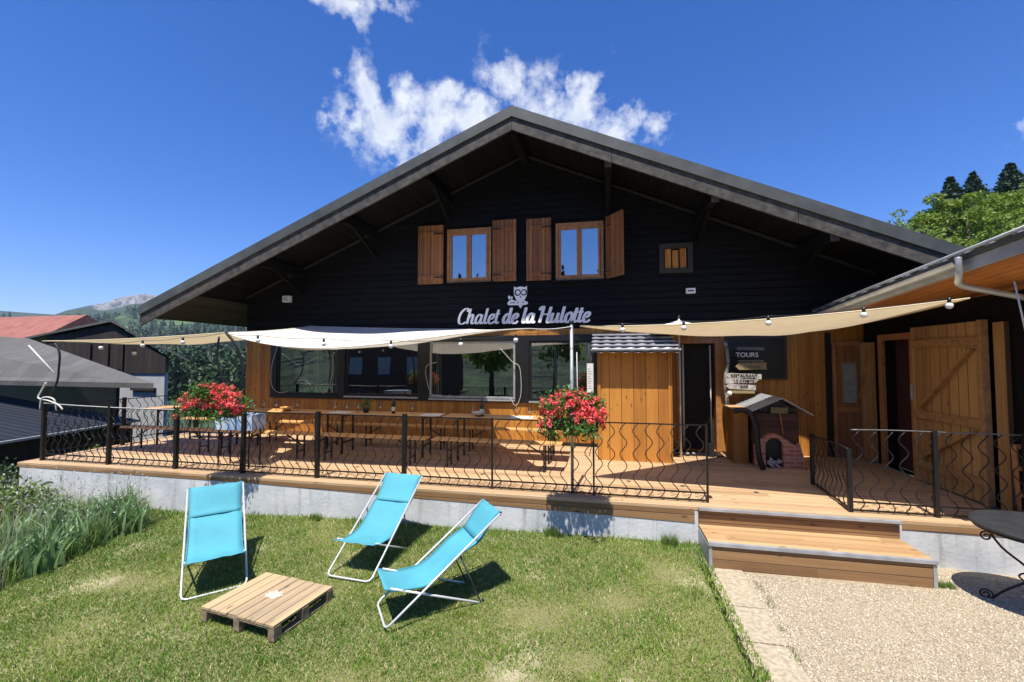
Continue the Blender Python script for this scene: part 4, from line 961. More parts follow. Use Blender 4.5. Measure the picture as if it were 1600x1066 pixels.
# ------------------------------------------------------------------ flower boxes
def flowers(cx, cy, cz, w, h, label, n=700, drop=.3):
    t = thing('flower_box', (cx, cy, cz), label, 'flower box', 'geranium boxes on the railing')
    MB().box((cx-w*.42, cy-.1, cz-.14), (cx+w*.42, cy+.08, cz-.01)).build('planter', mat('brown_planter', (.13, .055, .03), .6), t)
    for bx in (cx-w*.3, cx+w*.3): MB().bar((bx, cy-.1, cz-.15), (bx, 5.94, cz-.15), .02, .012).build('bracket', IRON, t)
    k = 46; C = np.stack([cx+rng.uniform(-.5, .5, k)*w*.9, cy+rng.normal(size=k)*.1-.06, cz+.1+rng.random(k)*h*.75], 1)
    C[:, 2] -= (np.abs((C[:, 0]-cx)/w*2)**2)*h*.55; C[k*2//3:, 2] = cz-rng.random(k-k*2//3)*drop*.5; C[k*2//3:, 1] -= .08
    P = C[rng.integers(0, k, n*3)]+rng.normal(size=(n*3, 3))*[.07, .06, .05]; V, Fq = leaves(P, .026, .4); npmesh('foliage', V, Fq, GERL, t)
    kb = 120; Cb = np.stack([cx+rng.uniform(-.5, .5, kb)*w*1.08, cy-.12+rng.normal(size=kb)*.09, cz+.02+rng.random(kb)*h*1.1], 1)
    Cb[:, 2] -= (np.abs((Cb[:, 0]-cx)/w*2)**2)*h*.5
    P = np.repeat(Cb, 34, 0)+rng.normal(size=(kb*34, 3))*.019; V, Fq = leaves(P, .017, .3); npmesh('blossoms', V, Fq, RED, t)
    Bs = C[rng.integers(0, k, 60)]; Bs[:, 2] -= .05
    # trailing stems
    q = MB()
    for i in range(14):
        x = cx+random.uniform(-.45, .45)*w; y0 = cy-.1
        q.tube(catmull([(cx, y0, cz-.03), (x, y0, cz), (x+random.uniform(-.04, .04), y0-.08, cz-.04), (x+random.uniform(-.08, .08), y0-.1, cz-.12-random.random()*drop)], 4), .004, 4)
    q.build('trailing_stems', GERL, t)
    return t
flowers(-.395, 5.42, 1.08, .74, .29, 'box of red geraniums on the railing at the metal pole left of the closet')
flowers(-5.67, 5.50, 1.10, .86, .28, 'box of red geraniums on the railing at the bent black pole', n=800)
t = thing('metal_trough', (-6.0, 6.35, .55), 'pale blue patterned metal trough behind the left railing under the geraniums', 'trough')
MB().box((-6.45, 6.2, .62), (-5.72, 6.5, .88)).build('trough', mat('blue_white_glaze', (.65, .72, .78), .3, var=.5, scale=9, col2=(.12, .25, .5)), t)
for x in (-6.4, -5.8):
    for y in (6.22, 6.46): MB().box((x, y, 0), (x+.018, y+.018, .62)).build('leg', IRON, t)

# ------------------------------------------------------------------ deck chairs
def chair(x, y, th, w, ut, zt, us, zs, ur, G, label):
    d = Vector((math.cos(th), math.sin(th), 0)); s = Vector((d.y, -d.x, 0)); h = w/2
    t = thing('deck_chair', (x, y, G), label, 'deck chair', 'turquoise deck chairs on the lawn')
    O = Vector((x, y, G)); P = lambda u, v, z: O+d*u+s*v+Vector((0, 0, z))
    r = .0105; c = .05; k = c*.3
    du, dz = ut/math.hypot(ut, zt), zt/math.hypot(ut, zt)
    # main frame: a closed tube, foot bar at the front, top bar at the back
    loop = [P(ut, -h, zt), P(c*du, -h, r+c*dz), P(k*du, -h+k, r+k*dz), P(0, -h+c, r), P(0, h-c, r), P(k*du, h-k, r+k*dz), P(c*du, h, r+c*dz), P(ut, h, zt)]
    MB().tube(loop, r, 8).build('back_frame', ALU, t)
    # second frame: seat front to rear foot
    h2 = h-.025; loop = [P(us+.03, -h2, zs), P(ur-.04, -h2, r+.01), P(ur, -h2+.03, r), P(ur, h2-.03, r), P(ur-.04, h2, r+.01), P(us+.03, h2, zs)]
    MB().tube(loop, r, 8).build('seat_frame', ALU, t)
    for sgn in (-1, 1):
        q = .62; MB().tube([P(ut*q, sgn*(h-.012), zt*q), P(ur-.02, sgn*(h2-.012), .03)], .008, 6).build('support_strut', DKTUBE, t)
        MB().tube([P(ur-.03, sgn*(h2-.01), 0), P(ur+.02, sgn*(h2-.01), .03)], .014, 8).build('foot_cap', BLACK, t)
    # cloth: from the top bar, hanging in a curve to the seat front bar
    n = 22; m_ = 8; A = Vector((us+.0, 0, zs+.012)); Bq = Vector((ut+.0, 0, zt+.012))
    prof = catmull([(us-.02, zs+.004, 0), (us+.12, zs-.035, 0), (us+.32, zs-.045, 0), (us+.50, zs+.03, 0), (us+.68, zs+.17, 0), (ut-.22, zt-.24, 0), (ut-.08, zt-.07, 0), (ut+.0, zt+.014, 0)], 4)
    prof = [(p.x, p.y) for p in prof]+[(ut+.022, zt-.0), (ut+.015, zt-.03)]
    hw = h-.018; vs = []; L = len(prof)
    for i, (u, z) in enumerate(prof):
        f_ = 1-.05*math.sin(math.pi*min(1, i/(L-3)))
        for j in range(m_+1):
            v = (-1+2*j/m_); zz = z-.014*(1-v*v)*math.sin(math.pi*min(1, i/(L-3)))+.004*math.sin(i*1.1+j*1.7)+.003*math.sin(j*2.9-i*.6)
            vs.append(P(u, v*hw*f_, zz))
    fs = [(i*(m_+1)+j, i*(m_+1)+j+1, (i+1)*(m_+1)+j+1, (i+1)*(m_+1)+j) for i in range(L-1) for j in range(m_)]
    q = MB(); q.add(vs, fs, True); cl_ = q.build('cloth', TURQ, t, recalc=False)
    sol = cl_.modifiers.new('thickness', 'SOLIDIFY'); sol.thickness = .006
    for j in (0, m_): MB().tube([vs[i*(m_+1)+j] for i in range(L-1)], .0075, 6).build('side_hem', TURQD, t)
    # head cushion panel sewn on the upper back
    idx = [i for i in range(L-3) if prof[i][0] > ut-.26]
    vs = [P(prof[i][0]-.012, (-1+2*j/m_)*hw*.97, prof[i][1]+.004+.003*math.sin(math.pi*(i-idx[0]+.3)/(len(idx)))) for i in idx for j in range(m_+1)]
    fs = [(i*(m_+1)+j, i*(m_+1)+j+1, (i+1)*(m_+1)+j+1, (i+1)*(m_+1)+j) for i in range(len(idx)-1) for j in range(m_)]
    q = MB(); q.add(vs, fs, True); hc = q.build('head_cushion', TURQ, t, recalc=False); sol = hc.modifiers.new('thickness', 'SOLIDIFY'); sol.thickness = .008
    return t
zl = lambda x, y: float(lawn_z(x, y))
chair(-3.936, 3.84, 2.384, .565, 1.06, .842, 0, .361, .923, -.60, 'turquoise deck chair with white frame facing the camera behind the pallet, leftmost')
chair(-2.715, 4.305, 1.498, .547, 1.137, .825, .109, .351, .859, -.56, 'turquoise deck chair closest to the concrete wall, between the other two')
chair(-2.019, 3.744, .662, .46, 1.09, .836, .013, .336, .913, -.55, 'turquoise deck chair seen from its side, right of the pallet table')

# ------------------------------------------------------------------ pallet
pt = thing('pallet', (-3.165, 3.705, -.60), 'weathered wooden pallet used as a low table on the lawn', 'pallet', rz=R(-8))
def pl(mb): return mb
pt['off'] = [0, 0, 0]
W_, L_ = .89, .69
n = 8
for k in range(n):
    x = -W_/2+W_*k/n; e = random.uniform(-.006, .006)
    MB().box((x+.004, -L_/2+e, .112), (x+W_/n-.004, L_/2+e, .13+random.uniform(0, .002))).build('deck_plank', PALW, pt)
for y in (-L_/2+.035, 0, L_/2-.035): MB().box((-W_/2, y-.035, .094), (W_/2, y+.035, .111)).build('cross_board', PALB, pt)
for x in (-W_/2+.035, 0, W_/2-.035):
    for y in (-L_/2+.04, 0, L_/2-.04): MB().box((x-.035, y-.04, .018), (x+.035, y+.04, .0935)).build('block', PALB, pt)
    MB().box((x-.036, -L_/2, -.002), (x+.036, L_/2, .0175)).build('base_board', PALB, pt)
# worn pale stain on the top
pts = [(.02+.085*(1+.3*math.sin(k*2.3))*math.cos(k*2*math.pi/20), .03+.065*(1+.3*math.cos(k*1.9))*math.sin(k*2*math.pi/20)) for k in range(20)]
q = MB(); q.plate([pts], .1325, .1335, lambda u, w, d: (u, w, d)); q.build('pale_mark', mat('spilt_white_paint', (.6, .58, .52), .8, var=.6, scale=60, col2=(.45, .33, .2)), pt)

# ------------------------------------------------------------------ bistro table
bt = thing('bistro_table', (3.93, 4.93, -.5), 'round dark metal bistro table with scrolled legs at the right edge', 'table')
tc = Vector((3.93, 4.93, 0))
MB().lathe((tc.x, tc.y, .27), [(.001, 0), (.50, 0), (.515, -.004), (.52, -.015), (.512, -.03), (.50, -.012), (.001, -.012)], 48).build('tabletop', mat('dark_grey_metal', (.055, .057, .06), .5, metal=.4, var=.3, scale=8), bt)
MB().tube([tc+Vector((.49*math.cos(2*math.pi*k/40), .49*math.sin(2*math.pi*k/40), .225)) for k in range(40)], .012, 6, closed=True).build('rim_hoop', IRON, bt)
for a in (R(150), R(270), R(30)):
    d = Vector((math.cos(a), math.sin(a), 0)); q = MB()
    q.tube(catmull([tc+d*.42+Vector((0, 0, .22)), tc+d*.30+Vector((0, 0, .02)), tc+d*.12+Vector((0, 0, -.18)), tc+d*.3+Vector((0, 0, -.38)), tc+d*.42+Vector((0, 0, -.52))], 6), .011, 6)
    q.tube([tc+d*(.40-.05*(1-t_/30)*math.cos(t_*.42))+Vector((0, 0, .10+.05*(1-t_/30)*math.sin(t_*.42))) for t_ in range(24)], .008, 5)
    q.tube([tc+d*(.42-.05*(1-t_/30)*math.cos(t_*.42))+Vector((0, 0, -.45+.05*(1-t_/30)*math.sin(t_*.42))) for t_ in range(24)], .008, 5)
    q.build('scrolled_leg', IRON, bt)
MB().tube([tc+Vector((.2*math.cos(2*math.pi*k/30), .2*math.sin(2*math.pi*k/30), -.22)) for k in range(30)], .008, 6, closed=True).build('lower_ring', IRON, bt)

# ------------------------------------------------------------------ planting at the left
spots = [(-6.6, 4.0), (-6.75, 4.45), (-6.9, 3.75), (-7.4, 5.5), (-7.2, 4.6), (-7.7, 4.4), (-6.7, 5.0), (-8.2, 5.1), (-6.75, 3.5), (-7.3, 5.1)]
words = ['grey-green iris clump in the front row of the bed, second from the camera', 'iris clump on the bed edge facing the lawn, midway along', 'iris clump inside the bed near the left edge of the photo', 'iris clump at the foot of the concrete wall', 'broad iris clump deep in the middle of the bed', 'iris clump half hidden among tall grass at the left', 'iris clump at the right tip of the bed beside the lawn', 'iris clump beneath the left end of the terrace', 'tall iris clump nearest the camera in the lower left', 'iris clump just in front of the one at the wall foot']
for (x, y), lb in zip(spots, words):
    z = zl(x, y); r = thing('iris_clump', (x, y, z), lb, 'plant', 'iris clumps in the bed'); n = 60
    B = np.stack([x+rng.normal(size=n)*.13, y+rng.normal(size=n)*.11, np.full(n, z-.01)], 1)
    V, Fq = blades(B, .32+.26*rng.random(n), .036+.028*rng.random(n), .12+.75*rng.random(n)**1.5, 5); npmesh('leaf_blades', V, Fq, IRISL, r)
def inbed(x, y): return (x < -6.5-1.25*np.clip(y-5.1, 0, 1)+.08*np.sin(y*9)) & (y > 3.3) & (y < 5.76)
sheet('bed_soil', -10, -6.45, 3.3, 5.7, .12, lambda x, y: lawn_z(x, y)+.006, mat('dark_bed_soil', (.05, .038, .025), .95, var=.5, scale=20, bmp=1.))
def bed(n, hh, m, name, label, wdt=.005, sx=1.):
    x = rng.uniform(-10., -6.3, n); y = rng.uniform(3.2, 5.75, n)
    ok = inbed(x, y); x, y = x[ok], y[ok]; n = len(x); z = lawn_z(x, y)-.01
    V, Fq = blades(np.stack([x, y, z], 1), hh*(.35+.8*rng.random(n)), np.full(n, wdt)*(.6+rng.random(n)), .1+.6*rng.random(n), 3)
    tag(npmesh(name, V, Fq, m), label, 'plants', kind='stuff')
bed(12000, .30, WILD, 'tall_grass', 'dense tall wild grass filling the bed left of the lawn', .010)
bed(1600, .72, STRAWL, 'seed_stalks', 'thin pale flowering stalks rising above the bed before the concrete wall', .0035)
def seedheads(n):
    x = rng.uniform(-10., -6.5, n); y = rng.uniform(4.3, 5.7, n); ok = inbed(x-.1, y); x, y = x[ok], y[ok]
    z = lawn_z(x, y)+.35+.4*rng.random(len(x)); V, Fq = leaves(np.stack([x, y, z], 1), .014, .5)
    tag(npmesh('small_blossoms', V, Fq, leafmat('pale_petals', (.5, .5, .42), (.7, .68, .62))), 'tiny whitish blossoms scattered over the tall grass', 'blossoms', kind='stuff')
seedheads(1300)
# bushes left of the terrace
def bush(x, y, z, rx, rz_, n, label, m=CONIF, lf=.05, name='bush'):
    r = thing(name, (x, y, z), label, 'bush', 'bushes beside the terrace'); k = 40
    a = rng.normal(size=(k, 3)); a /= np.linalg.norm(a, axis=1)[:, None]; a[:, 2] = np.abs(a[:, 2]); C = np.array([x, y, z])+a*[rx, rx, rz_]*(.55+.45*rng.random((k, 1)))
    P = C[rng.integers(0, k, n)]+rng.normal(size=(n, 3))*[rx*.16, rx*.16, rz_*.13]; V, Fq = leaves(P, lf); npmesh('foliage', V, Fq, m, r)
    q = MB(); [q.tube([(x, y, z-.1), tuple(C[i])], .01, 4) for i in range(8)]; q.build('stems', BARNW, r); return r
DKG = leafmat('dark_bush_leaves', (.03, .07, .02), (.07, .13, .04))
bush(-10.9, 5.6, -1.0, .7, .75, 3500, 'dark bush left of the terrace corner at the left edge', DKG)
bush(-9.3, 5.2, -.8, .6, .55, 3000, 'leafy bush climbing at the left end of the concrete wall', WILD, .04)
bush(-12.4, 6.4, -1.0, 1.0, .8, 3500, 'dark bush below the barn roof beyond the railing', DKG)
bush(-10.6, 7.4, -1.0, .6, .9, 3000, 'light bush behind the far left railing panel', WILD, .04)
for x, y, h, lb in ((.75, 5.66, .16, 'grass tuft at the wall foot next to the steps'), (-.68, 5.68, .15, 'grass tuft at the wall foot under the geranium shadow'), (-3.0, 5.68, .12, 'low tuft at the wall foot behind the middle deck chair'), (3.30, 5.25, .07, 'weed tuft beside the right corner of the steps'), (-4.1, 5.66, .12, 'tuft at the wall foot right of the flower bed')):
    tuft('grass_tuft', x, y, zl(x, y) if x < 1 else GZ-.005, 240, h, .006, .09, WILD, lb, 'grass tuft', 'tufts along the wall foot')
q_n = 900; yy = rng.uniform(1.5, 5.1, q_n); xx = 1.43+.06*np.sin(yy*3)+rng.normal(size=q_n)*.02+(5.1-yy)*.02; ok = (np.sin(yy*7)+np.sin(yy*17)) > .2; xx, yy = xx[ok], yy[ok]
V, Fq = blades(np.stack([xx, yy, gz(xx, yy)], 1), .02+.03*rng.random(len(xx)), np.full(len(xx), .004), rng.random(len(xx)))
tag(npmesh('joint_weeds', V, Fq, WILD), 'tiny weeds growing in the joint between slabs and gravel', 'weeds', kind='stuff')

# ------------------------------------------------------------------ trees at the right
BARK = mat('tree_bark', (.11, .085, .06), .9, var=.4, scale=10, bmp=.5)
def site_dir(px, D):
    d = fw+rt*((px-800)/F); d.z = 0; k = D/d.dot(Vector((fw.x, fw.y, 0)).normalized()); return d*k
def broadleaf(px, D, ztop, rad, label, n=7000, lf=.16, base=2.):
    p = site_dir(px, D); r = thing('broadleaf_tree', (p.x, p.y, base), label, 'tree', 'trees beyond the annex roof'); H = ztop-base
    q = MB(); q.tube([(p.x, p.y, base), (p.x+.1, p.y, base+H*.4), (p.x, p.y, base+H*.75)], [.28, .2, .08], 8)
    k = 46; a = rng.normal(size=(k, 3)); a /= np.linalg.norm(a, axis=1)[:, None]
    C = np.array([p.x, p.y, base+H*.6])+a*np.array([rad, rad, H*.38])*(.45+.5*rng.random((k, 1)))
    for i in range(0, k, 3): q.tube([(p.x, p.y, base+H*(.3+.3*random.random())), tuple(C[i])], [.07, .02], 5)
    q.build('trunk', BARK, r)
    cs = .14*rad+.25*rng.random(k); ii = rng.integers(0, k, n); dd = rng.normal(size=(n, 3)); dd /= np.linalg.norm(dd, axis=1)[:, None]
    P = C[ii]+dd*(cs[ii]*(.6+.5*rng.random(n)))[:, None]*[1.3, 1.3, .8]
    V, Fq = leaves(P, lf, .4, .3); npmesh('crown', V, Fq, TREEL, r)
def slopewood():
    Vs = []; Fs = []; nv = 0; ob_ = bpy.data.objects['hills'].data; co = np.empty(len(ob_.vertices)*3, 'f4'); ob_.vertices.foreach_get('co', co); co = co.reshape(-1, 3)
    rad_ = np.hypot(co[:, 0], co[:, 1]); azz = np.degrees(np.arctan2(co[:, 0], co[:, 1]))
    sel = np.where((azz > -62) & (azz < -38) & (rad_ > 150) & (rad_ < 1250))[0]
    wt = 1/rad_[sel]; pick = rng.choice(sel, 2600, replace=False, p=wt/wt.sum())
    for i in pick:
        x, y, z = co[i]; x += rng.normal()*3; y += rng.normal()*3; H = rng.uniform(9, 17)*(1 if rng.random() > .35 else .7); n = 110; br = rng.random() < .35
        t_ = rng.random(n)**.7; ang = rng.random(n)*6.283
        if br: a = rng.normal(size=(n, 3)); a /= np.linalg.norm(a, axis=1)[:, None]; P = np.array([x, y, z+H*.5])+a*[4, 4, H*.4]
        else: rr_ = 3.*t_*rng.random(n)**.4; P = np.stack([x+np.cos(ang)*rr_, y+np.sin(ang)*rr_, z+H*(1-t_*.95)], 1)
        V, Fq = leaves(P, .55+.6*min(1, np.hypot(x, y)/500), .3); Vs.append(V); Fs.append(Fq+nv); nv += len(V)
    m = leafmat('valley_forest_leaves', (.012, .035, .012), (.07, .12, .035), tr=.15)
    tag(npmesh('valley_wood', np.concatenate(Vs), np.concatenate(Fs), m), 'dense wood covering the valley slope behind the barns', 'wood', kind='stuff')
slopewood()
def conifer(px, D, ztop, rad, label, n=16000, base=None, lf=.22, name='conifer', group='trees beyond the annex roof'):
    base = ztop-13 if base is None else base
    p = site_dir(px, D); r = thing(name, (p.x, p.y, base), label, 'tree', group); H = ztop-base
    MB().tube([(p.x, p.y, base), (p.x, p.y, ztop-.1)], [.3, .03], 7).build('trunk', BARK, r)
    t_ = rng.random(n)**.7; lay = np.floor(t_*30)/30; zz = ztop-(lay+.03*rng.random(n))*H*.9; ang = np.floor(rng.random(n)*11)/11*6.283+lay*40+rng.normal(size=n)*.12
    rr_ = rad*(lay+.05)*(rng.random(n)**.5)*(.75+.3*np.sin(ang*3+lay*17)+.25*rng.normal(size=n).clip(-1, 1)*.5); P = np.stack([p.x+np.cos(ang)*rr_, p.y+np.sin(ang)*rr_, zz-rr_*.28], 1)
    V, Fq = leaves(P, lf, .4, .5); npmesh('crown', V, Fq, CONIF, r)
def ztop(y, D): return 1.8+(562-y)/F*D
broadleaf(1432, 40, ztop(300, 40), 2.3, 'small light green tree just beyond the right slope of the chalet roof', 3500, .15, 5.)
broadleaf(1520, 34, ztop(272, 34), 3.6, 'large light green leafy tree between the chalet roof and the annex roof', 9000, .15, 3.5)
broadleaf(1610, 32, ztop(262, 32), 3.6, 'light green leafy tree cut by the right edge of the photo', 8000, .15, 3.5)
broadleaf(1470, 33, ztop(330, 33), 2.3, 'low bright green tree just above the annex gutter', 4500, .14, 3.5)
broadleaf(1580, 27, ztop(320, 27), 2.4, 'bright leafy crown low at the right edge above the annex roof', 7000, .13, 3.)
conifer(1496, 52, ztop(272, 52), 6.5, 'dark conifer behind the large leafy tree, left of the pair')
conifer(1532, 55, ztop(264, 55), 6., 'dark conifer behind the large leafy tree, right of the pair')
conifer(1592, 50, ztop(250, 50), 7.5, 'broad dark conifer at the upper right edge')

# wooded hill behind the viewer, mirrored in the window panes
def farwood():
    Vs = []; Fs = []; nv = 0
    for k in range(150):
        az = R(random.uniform(118, 242)); D = random.uniform(95, 190); x, y = D*math.sin(az), D*math.cos(az); z = -.95+max(0, min(D-30, 160))*.19; H = random.uniform(10, 17); n = 260
        t_ = rng.random(n)**.6; ang = rng.random(n)*6.283; rr_ = 2.6*t_*rng.random(n)**.4
        P = np.stack([x+np.cos(ang)*rr_, y+np.sin(ang)*rr_, z+H*(1-t_*.95)], 1); V, Fq = leaves(P, .8, .3); Vs.append(V); Fs.append(Fq+nv); nv += len(V)
    tag(npmesh('far_wood', np.concatenate(Vs), np.concatenate(Fs), CONIF), 'distant conifer wood on the hill facing the chalet', 'wood', kind='stuff')
farwood()

bh = thing('facing_house', (-17, -15, -.9), 'dark roofed house across the meadow, seen mirrored in the lower windows', 'house')
MB().box((-21.5, -19, -1), (-12.5, -13, 3.2)).build('wall', mat('brown_facing_wall', (.10, .05, .035), .8), bh)
q = MB(); q.plate([[(-22.3, 2.9), (-17, 5.9), (-11.7, 2.9), (-11.7, 3.1), (-17, 6.2), (-22.3, 3.1)]], -19.6, -12.4); q.build('roof', GREYROOF, bh)
for x in (-20, -17.5, -15): MB().box((x, -12.99, .6), (x+1.1, -12.95, 2.)).build('window', RENDER_, bh)
def rear_tree(x, y, H, rad, label, n=2500):  # unseen trees added to vary the reflections in the lower windows
    r = thing('broadleaf_tree', (x, y, -.95), label, 'tree', 'trees added across the meadow'); k = 24; a = rng.normal(size=(k, 3)); a /= np.linalg.norm(a, axis=1)[:, None]
    C = np.array([x, y, H*.6])+a*np.array([rad, rad, H*.36])*(.4+.5*rng.random((k, 1))); P = C[rng.integers(0, k, n)]+rng.normal(size=(n, 3))*rad*.18
    MB().tube([(x, y, -1), (x, y, H*.6)], [.2, .08], 7).build('trunk', BARK, r); V, Fq = leaves(P, .22); npmesh('crown', V, Fq, TREEL, r)
rear_tree(-8.5, -14, 4.5, 1.8, 'round tree added across the meadow, mirrored in the middle lower window')
rear_tree(-4.2, -19, 6.5, 2.4, 'tall tree added across the meadow, mirrored right of the middle lower window')
rear_tree(-28, -22, 7, 3, 'wide tree added across the meadow, mirrored in the leftmost lower window')
# ------------------------------------------------------------------ neighbouring buildings at the left
nb = thing('dark_barn', (-20, 15, -2), 'dark timber barn with shallow gable roof above a pale rendered base', 'barn')
gp = S(172, 499, Y=14); gl = S(38, 527, Y=14); gr = S(296, 563, Y=14)
SK = lambda u, w, d: (u-(d-14)*1.15, d, w)
MB().plate([[(gl.x, gl.z), (gp.x, gp.z), (gr.x, gr.z), (gr.x, gr.z-.06), (gp.x, gp.z-.1), (gl.x, gl.z-.08)]], 14.05, 18, SK).build('roof', GREYROOF, nb)
wrx = S(265, 600, Y=14.2).x; zb = S(265, 584, Y=14.2).z
MB().plate([[(gl.x+1.2, zb), (wrx, zb), (wrx, gr.z+.12), (gp.x, gp.z-.14), (gl.x+1.2, gl.z-.02)]], 14.2, 17.8, SK).build('board_wall', BARNW, nb)
MB().plate([hole(gl.x+1.2, wrx-.03, -3, zb)], 14.25, 17.7, SK).build('rendered_wall', RENDER_, nb)
for x in (.35, .5, .62): xx = gl.x+1.2+(wrx-gl.x-1.2)*x; MB().box((xx, 14.12, zb+.1), (xx+.1, 14.19, zb+1.2)).build('mullion', BARNW, nb)
MB().box((wrx-1.9, 14.14, S(0, 0, Y=1).z*0+.55), (wrx-.7, 14.24, .66)).build('ledge', BARNW, nb)
ns = thing('open_shed', (-16, 11, -2), 'open dark shed with a broad sloping grey roof at the left edge', 'shed')
E1 = S(-140, 592, Z=1.25); E2 = S(240, 599, Z=1.25); T2 = S(45, 529, Z=2.5); T1_ = S(-200, 512, Z=2.9)
q = MB(); q.add([E1, E2, T2, T1_]+[p-Vector((0, 0, .12)) for p in (E1, E2, T2, T1_)], [(0,1,2,3),(7,6,5,4),(0,4,5,1),(1,5,6,2),(2,6,7,3),(3,7,4,0)]); q.build('roof', GREYROOF, ns)
pB = S(182, 597, Z=1.2)
q = MB(); q.bar(Vector((pB.x, pB.y+.1, -3)), Vector((pB.x, pB.y+.1, .9)), .2, .2); q.build('corner_post', BARNW, ns)
q = MB(); yb = max(pB.y, E1.y)+.6; q.box((E1.x-6, yb+.6, -3), (S(182, 600, Y=yb+.6).x, yb+.7, 1.5)); q.build('dark_void_sheet', BLACK, ns)  # black sheet stands in for the shade inside the open shed
lr = thing('low_metal_roof', (-13, 9, -1.5), 'low blue-grey corrugated shed roof with a pale edge beyond the railing', 'shed roof')
A0 = S(-60, 700, X=-12.0); A1 = S(216, 656, X=-12.0)
B0 = A0+Vector((-5, 0, .55)); B1 = A1+Vector((-5, 0, .55))
q = MB(); q.add([A0, A1, B1, B0]+[p-Vector((0, 0, .05)) for p in (A0, A1, B1, B0)], [(0,1,2,3),(7,6,5,4),(0,4,5,1),(1,5,6,2),(2,6,7,3),(3,7,4,0)]); q.build('roof_sheet', BLUEROOF, lr)
MB().bar(A0+Vector((.05, 0, -.02)), A1+Vector((.05, 0, -.02)), .05, .05).build('edge_gutter', RENDER_, lr)
MB().box((-16.5, A0.y+.2, -3), (-12.1, A1.y-.1, A1.z-.08)).build('wall', BARNW, lr)
rh = thing('red_roofed_house', (-40, 26, -2), 'house with a red tiled roof behind the dark barn', 'house')
r0 = S(-90, 493, Y=24); r1 = S(150, 496, Y=26); 
zt_ = r0.z; q = MB(); q.add([(-62, 20, zt_-2.6), (r1.x-.6, 22, zt_-2.6), (r1.x-.9, 26, zt_), (-62, 26, zt_), (r1.x-.6, 30, zt_-2.6), (-62, 30, zt_-2.6)], [(0,1,2,3), (3,2,4,5), (1,4,2), (0,5,4,1), (0, 3, 5)]); q.build('roof', REDTILE, rh)
MB().box((-61, 20.8, -4), (r1.x-1.2, 29, zt_-2.62)).build('wall', RENDER_, rh)

# ------------------------------------------------------------------ air
def haze():
    q = MB(); q.box((-3450, -3450, -40), (3450, 3450, 330)); m = bpy.data.materials.new('haze_air'); m.use_nodes = True; t = m.node_tree; t.nodes.clear()
    o = t.nodes.new('ShaderNodeOutputMaterial'); v = t.nodes.new('ShaderNodeVolumePrincipled'); v.inputs['Color'].default_value = (.62, .76, 1, 1); v.inputs['Density'].default_value = .00011
    t.links.new(v.outputs[0], o.inputs['Volume']); tag(q.build('haze', m), 'thin bluish summer haze in the valley air', 'haze', kind='stuff')
HAZE = True
if HAZE: haze()

# ------------------------------------------------------------------ light and sky
ray = Vector((.045, .405, -1)).normalized()
sd = bpy.data.lights.new('sun', 'SUN'); sd.energy = 5.0; sd.angle = R(.5); sd.color = (1, .955, .88)
so = bpy.data.objects.new('sun', sd); so.rotation_mode = 'QUATERNION'; so.rotation_quaternion = ray.to_track_quat('-Z', 'Y'); COL.objects.link(so)
el = math.asin(-ray.z)
w = bpy.data.worlds.new('World'); sc.world = w; w.use_nodes = True; t = w.node_tree; bg = t.nodes['Background']
sky = t.nodes.new('ShaderNodeTexSky'); sky.sky_type = 'NISHITA'; sky.sun_disc = False; sky.sun_elevation = el; sky.sun_rotation = math.atan2(-ray.x, -ray.y)
sky.altitude = 1200; sky.air_density = 1.1; sky.dust_density = .3; sky.ozone_density = 2.2
bg.inputs[1].default_value = .11
hs = t.nodes.new('ShaderNodeHueSaturation'); hs.inputs['Saturation'].default_value = 1.20; t.links.new(mixc(t, 1., sky.outputs[0], (.76, .81, 1.10), 'MULTIPLY'), hs.inputs['Color'])
tc_ = t.nodes.new('ShaderNodeTexCoord'); gen = tc_.outputs['Generated']
# cumulus: soft blobs at fixed sky directions broken up by fractal noise
blobs = [(562, 130, .05), (575, 165, .08), (600, 205, .095), (650, 170, .06), (690, 200, .09), (535, 185, .04), (640, 235, .055), (740, 205, .075), (790, 125, .06), (850, 160, .085), (915, 165, .07), (960, 200, .06), (1020, 205, .055), (900, 130, .03), (545, 0, .06), (590, -8, .05), (505, -15, .05), (1602, 201, .034), (700, 160, .04), (880, 200, .07)]
fac = None
nz = t.nodes.new('ShaderNodeTexNoise'); nz.inputs['Scale'].default_value = 20; nz.inputs['Detail'].default_value = 10; nz.inputs['Roughness'].default_value = .62; t.links.new(gen, nz.inputs['Vector'])
wz = t.nodes.new('ShaderNodeTexNoise'); wz.inputs['Scale'].default_value = 9; wz.inputs['Detail'].default_value = 6; wz.inputs['Roughness'].default_value = .6; t.links.new(gen, wz.inputs['Vector'])
w1 = t.nodes.new('ShaderNodeVectorMath'); w1.operation = 'SUBTRACT'; t.links.new(wz.outputs['Color'], w1.inputs[0]); w1.inputs[1].default_value = (.5, .5, .5)
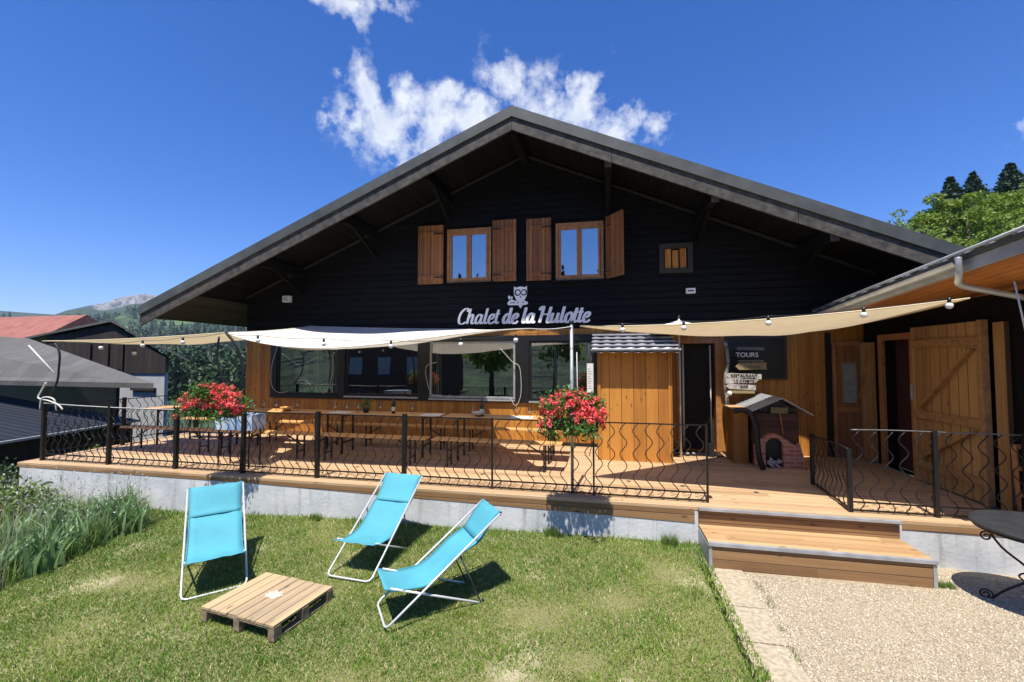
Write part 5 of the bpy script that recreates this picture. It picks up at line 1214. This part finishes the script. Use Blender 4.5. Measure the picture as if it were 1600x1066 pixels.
w2 = t.nodes.new('ShaderNodeVectorMath'); w2.operation = 'SCALE'; t.links.new(w1.outputs[0], w2.inputs[0]); w2.inputs['Scale'].default_value = .16
w3 = t.nodes.new('ShaderNodeVectorMath'); w3.operation = 'ADD'; t.links.new(w2.outputs[0], w3.inputs[0]); t.links.new(gen, w3.inputs[1])
for px, py, r in blobs:
    d = (fw+rt*((px-800)/F)+up*((533-py)/F)).normalized()
    vm = t.nodes.new('ShaderNodeVectorMath'); vm.operation = 'DISTANCE'; t.links.new(w3.outputs[0], vm.inputs[0]); vm.inputs[1].default_value = d
    v = math_(t, 'SUBTRACT', 1., math_(t, 'DIVIDE', vm.outputs['Value'], r)); fac = v if fac is None else math_(t, 'MAXIMUM', fac, v)
dens = math_(t, 'ADD', math_(t, 'MULTIPLY', fac, .8), math_(t, 'MULTIPLY', math_(t, 'SUBTRACT', nz.outputs['Fac'], .53), 2.1))
alpha = ramp(t, dens, .0, .6); n_ = t.nodes.new('ShaderNodeMath'); 
lim = ramp(t, fac, -.35, .35); alpha = math_(t, 'MULTIPLY', alpha, lim)
nz2 = t.nodes.new('ShaderNodeTexNoise'); nz2.inputs['Scale'].default_value = 22; nz2.inputs['Detail'].default_value = 5; t.links.new(gen, nz2.inputs['Vector'])
cc = mixc(t, ramp(t, math_(t, 'ADD', math_(t, 'MULTIPLY', dens, .35), nz2.outputs['Fac']), .45, .95), (6.2, 6.4, 6.8), (4.3, 4.8, 5.7))
col = mixc(t, math_(t, 'MULTIPLY', alpha, .93), hs.outputs[0], cc); t.links.new(col, bg.inputs[0])

# ------------------------------------------------------------------ tidy up and render settings
for o in list(bpy.data.objects):
    if 'off' in o.keys(): del o['off']
sc.view_settings.view_transform = 'Standard'; sc.view_settings.look = 'None'; sc.view_settings.exposure = .62; sc.view_settings.gamma = 1
sc.render.engine = 'CYCLES'; sc.cycles.use_denoising = True; sc.cycles.max_bounces = 8; sc.cycles.transparent_max_bounces = 12
sc.cycles.volume_bounces = 0; sc.cycles.sample_clamp_indirect = 8; sc.cycles.caustics_reflective = False; sc.cycles.caustics_refractive = False
